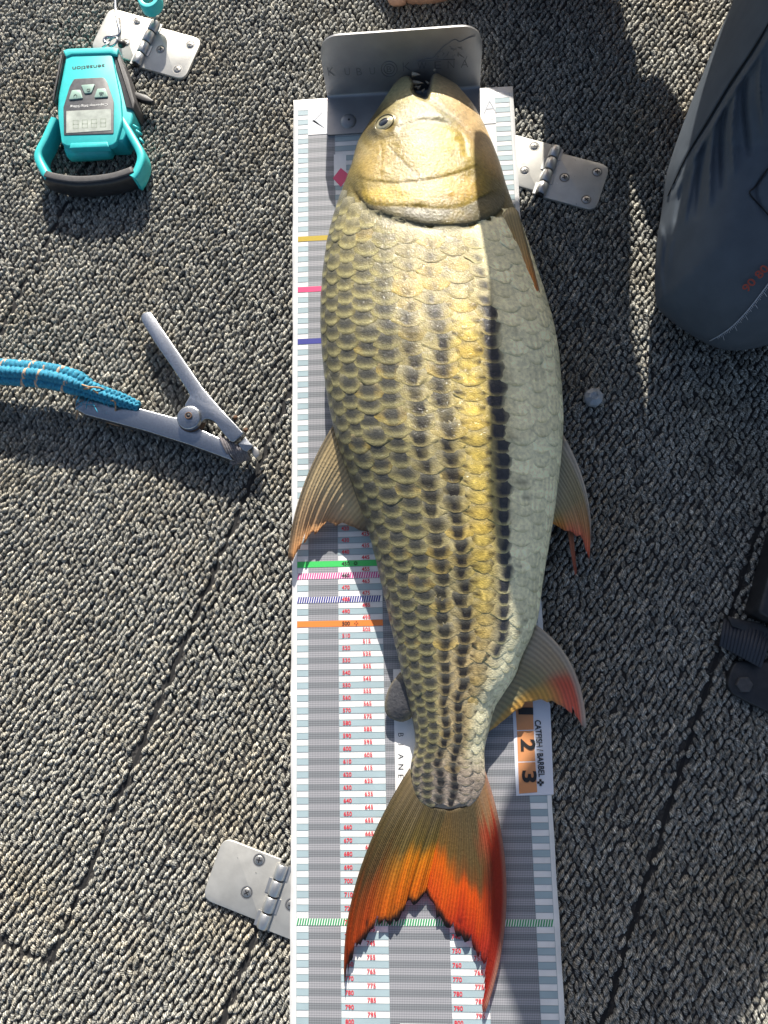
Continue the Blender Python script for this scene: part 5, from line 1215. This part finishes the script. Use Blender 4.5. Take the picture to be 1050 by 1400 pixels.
# the body itself: one continuous skin grown from a posed skeleton
SK = [((480, 130, 235), 100, -1), ((535, 125, 420), 105, 0), ((562, 125, 600), 118, 1), ((568, 120, 745), 95, 2), ((555, 118, 850), 50, 3), ((540, 116, 940), 82, 4), ((532, 115, 1020), 84, 5),
      ((440, 190, 265), 82, 0), ((275, 165, 425), 55, 7), ((268, 166, 260), 40, 8), ((278, 160, 112), 42, 9), ((284, 156, 48), 60, 10), ((215, 146, 46), 48, 11), ((140, 112, 14), 28, 12), ((92, 108, 10), 21, 13),
      ((475, 60, 235), 82, 0), ((400, -190, 85), 50, 15), ((560, -170, 60), 42, 16), ((680, -160, 45), 30, 17), ((770, -158, 38), 22, 18),
      ((570, 290, 735), 56, 3), ((545, 315, 520), 42, 20), ((435, 245, 300), 34, 21), ((366, 180, 168), 33, 22), ((340, 172, 132), 36, 23), ((334, 170, 92), 20, 24),  # unseen right arm and hand, reached down to cast a band of shade
      ((568, -50, 735), 56, 3), ((540, -110, 520), 42, 26), ((430, -70, 350), 32, 27), ((415, -40, 300), 27, 28)]
me = bpy.data.meshes.new('body'); me.from_pydata([Vector((np.array(p) + (0, 0, DZ) - ORG[man.name]) * MM) for p, r, q in SK], [(q, i) for i, (p, r, q) in enumerate(SK) if q >= 0], [])
bo = bpy.data.objects.new('body', me); COL.objects.link(bo)
md = bo.modifiers.new('skin', 'SKIN'); md.use_smooth_shade = True
for i, (p, r, q) in enumerate(SK): me.skin_vertices[0].data[i].radius = (r * MM, r * MM); me.skin_vertices[0].data[i].use_root = (i == 0)
sd_ = bo.modifiers.new('smooth', 'SUBSURF'); sd_.levels = 2; sd_.render_levels = 2
bpy.context.view_layer.update()
nm_ = bpy.data.meshes.new_from_object(bo.evaluated_get(bpy.context.evaluated_depsgraph_get()))
bo.modifiers.clear(); bo.data = nm_; nm_.name = 'body'; bo.parent = man; nm_.materials.clear(); nm_.materials.append(M['skin'])
def dz(p): return np.array(p, float) + (0, 0, DZ)
# trousers over the planted leg, loose cuff well above the ankle
tp_ = smooth_path([dz(p) for p in ((240, 166, 186), (241, 166, 228), (250, 166, 268), (252, 166, 300), (252, 166, 370))], 20)
loft3('trouser_shin', tp_, np.interp(np.linspace(0, 1, 20), [0, .25, 1], [68, 69, 74]), 66, M['pants'], man, side=(1, 0, 0))
tp_ = smooth_path([dz(p) for p in ((205, 166, 425), (215, 166, 440), (238, 166, 448), (330, 162, 416), (420, 150, 318), (520, 130, 240), (600, 125, 215), (625, 125, 212))], 36)
loft3('trouser_thigh', tp_, np.interp(np.linspace(0, 1, 36), [0, .03, .1, .5, .75, .95, 1], [25, 60, 84, 88, 104, 110, 60]), np.interp(np.linspace(0, 1, 36), [0, .03, .1, .5, .75, .95, 1], [22, 50, 74, 88, 104, 110, 60]), M['pants'], man, side=(0, 1, 0))
tp_ = smooth_path([dz(p) for p in ((510, 125, 215), (520, 125, 330), (548, 125, 480), (566, 122, 640), (566, 120, 760), (560, 119, 815))], 30)
loft3('shirt', tp_, np.interp(np.linspace(0, 1, 30), [0, .3, .7, .92, 1], [125, 130, 125, 105, 52]), np.interp(np.linspace(0, 1, 30), [0, .3, .7, .92, 1], [150, 160, 205, 165, 60]), M['shirt'], man, side=(1, 0, 0))
for a, b, c in (((570, 285, 745), (562, 318, 620), (545, 315, 520)), ((568, -45, 745), (558, -95, 620), (541, -112, 520))):
    loft3('sleeve', smooth_path([dz(a), dz(b), dz(c)], 12), np.linspace(72, 56, 12), np.linspace(72, 56, 12), M['shirt'], man)
v, f = dome(dz((534, 115, 1000)), 100, 95, 24, 6); obj('hair', v, f, M['hair'], man)
v, f = dome(dz((534, 115, 1030)), 108, 80, 24, 5); cp_ = obj('cap', v, f, M['shirt'], man)
v, f = slab(np.array([(530 - 165 * math.cos(a), 115 + 85 * math.sin(a)) for a in np.linspace(-1.5, 1.5, 14)]), 1026 + DZ, 1033 + DZ, 2); obj('cap_peak', v, f, M['shirt'], man)
for x, y, z in ((452, 85, 975), (452, 145, 975)):
    v, f = dome(dz((x, y, z)), 9, 6, 10, 4); obj('eye', v, f, M['ink'], man)
v, f = tube(np.array([dz((452, 115, 965)), dz((435, 115, 935)), dz((450, 115, 930))]), [8, 13, 9], 8); obj('nose', v, f, M['skin'], man)
# toes of the planted foot and fingers of the unseen hand added to cast shade
for k in range(5):
    y = 122 + 13 * k; v, f = tube(smooth_path([dz((104 + 4 * abs(k - 1), y - 26, 12)), dz((84 + 5 * abs(k - 3) * 1.2, y - 27, 11)), dz((70 + 6 * abs(k - 3) * 1.3, y - 27, 7))], 8), [9, 9, 9, 8.5, 8, 7.5, 6.5, 4] if k < 4 else [11, 11, 11, 11, 10, 9, 8, 5], 8); obj('toe', v, f, M['skin'], man)
for k in range(4):
    y = 155 + 11 * k; v, f = tube(smooth_path([dz((338, y, 128)), dz((328, y - 2, 112)), dz((322, y - 2, 96)), dz((320, y - 2, 80))], 8), np.linspace(8.5, 5.5, 8), 8); obj('finger', v, f, M['skin'], man)
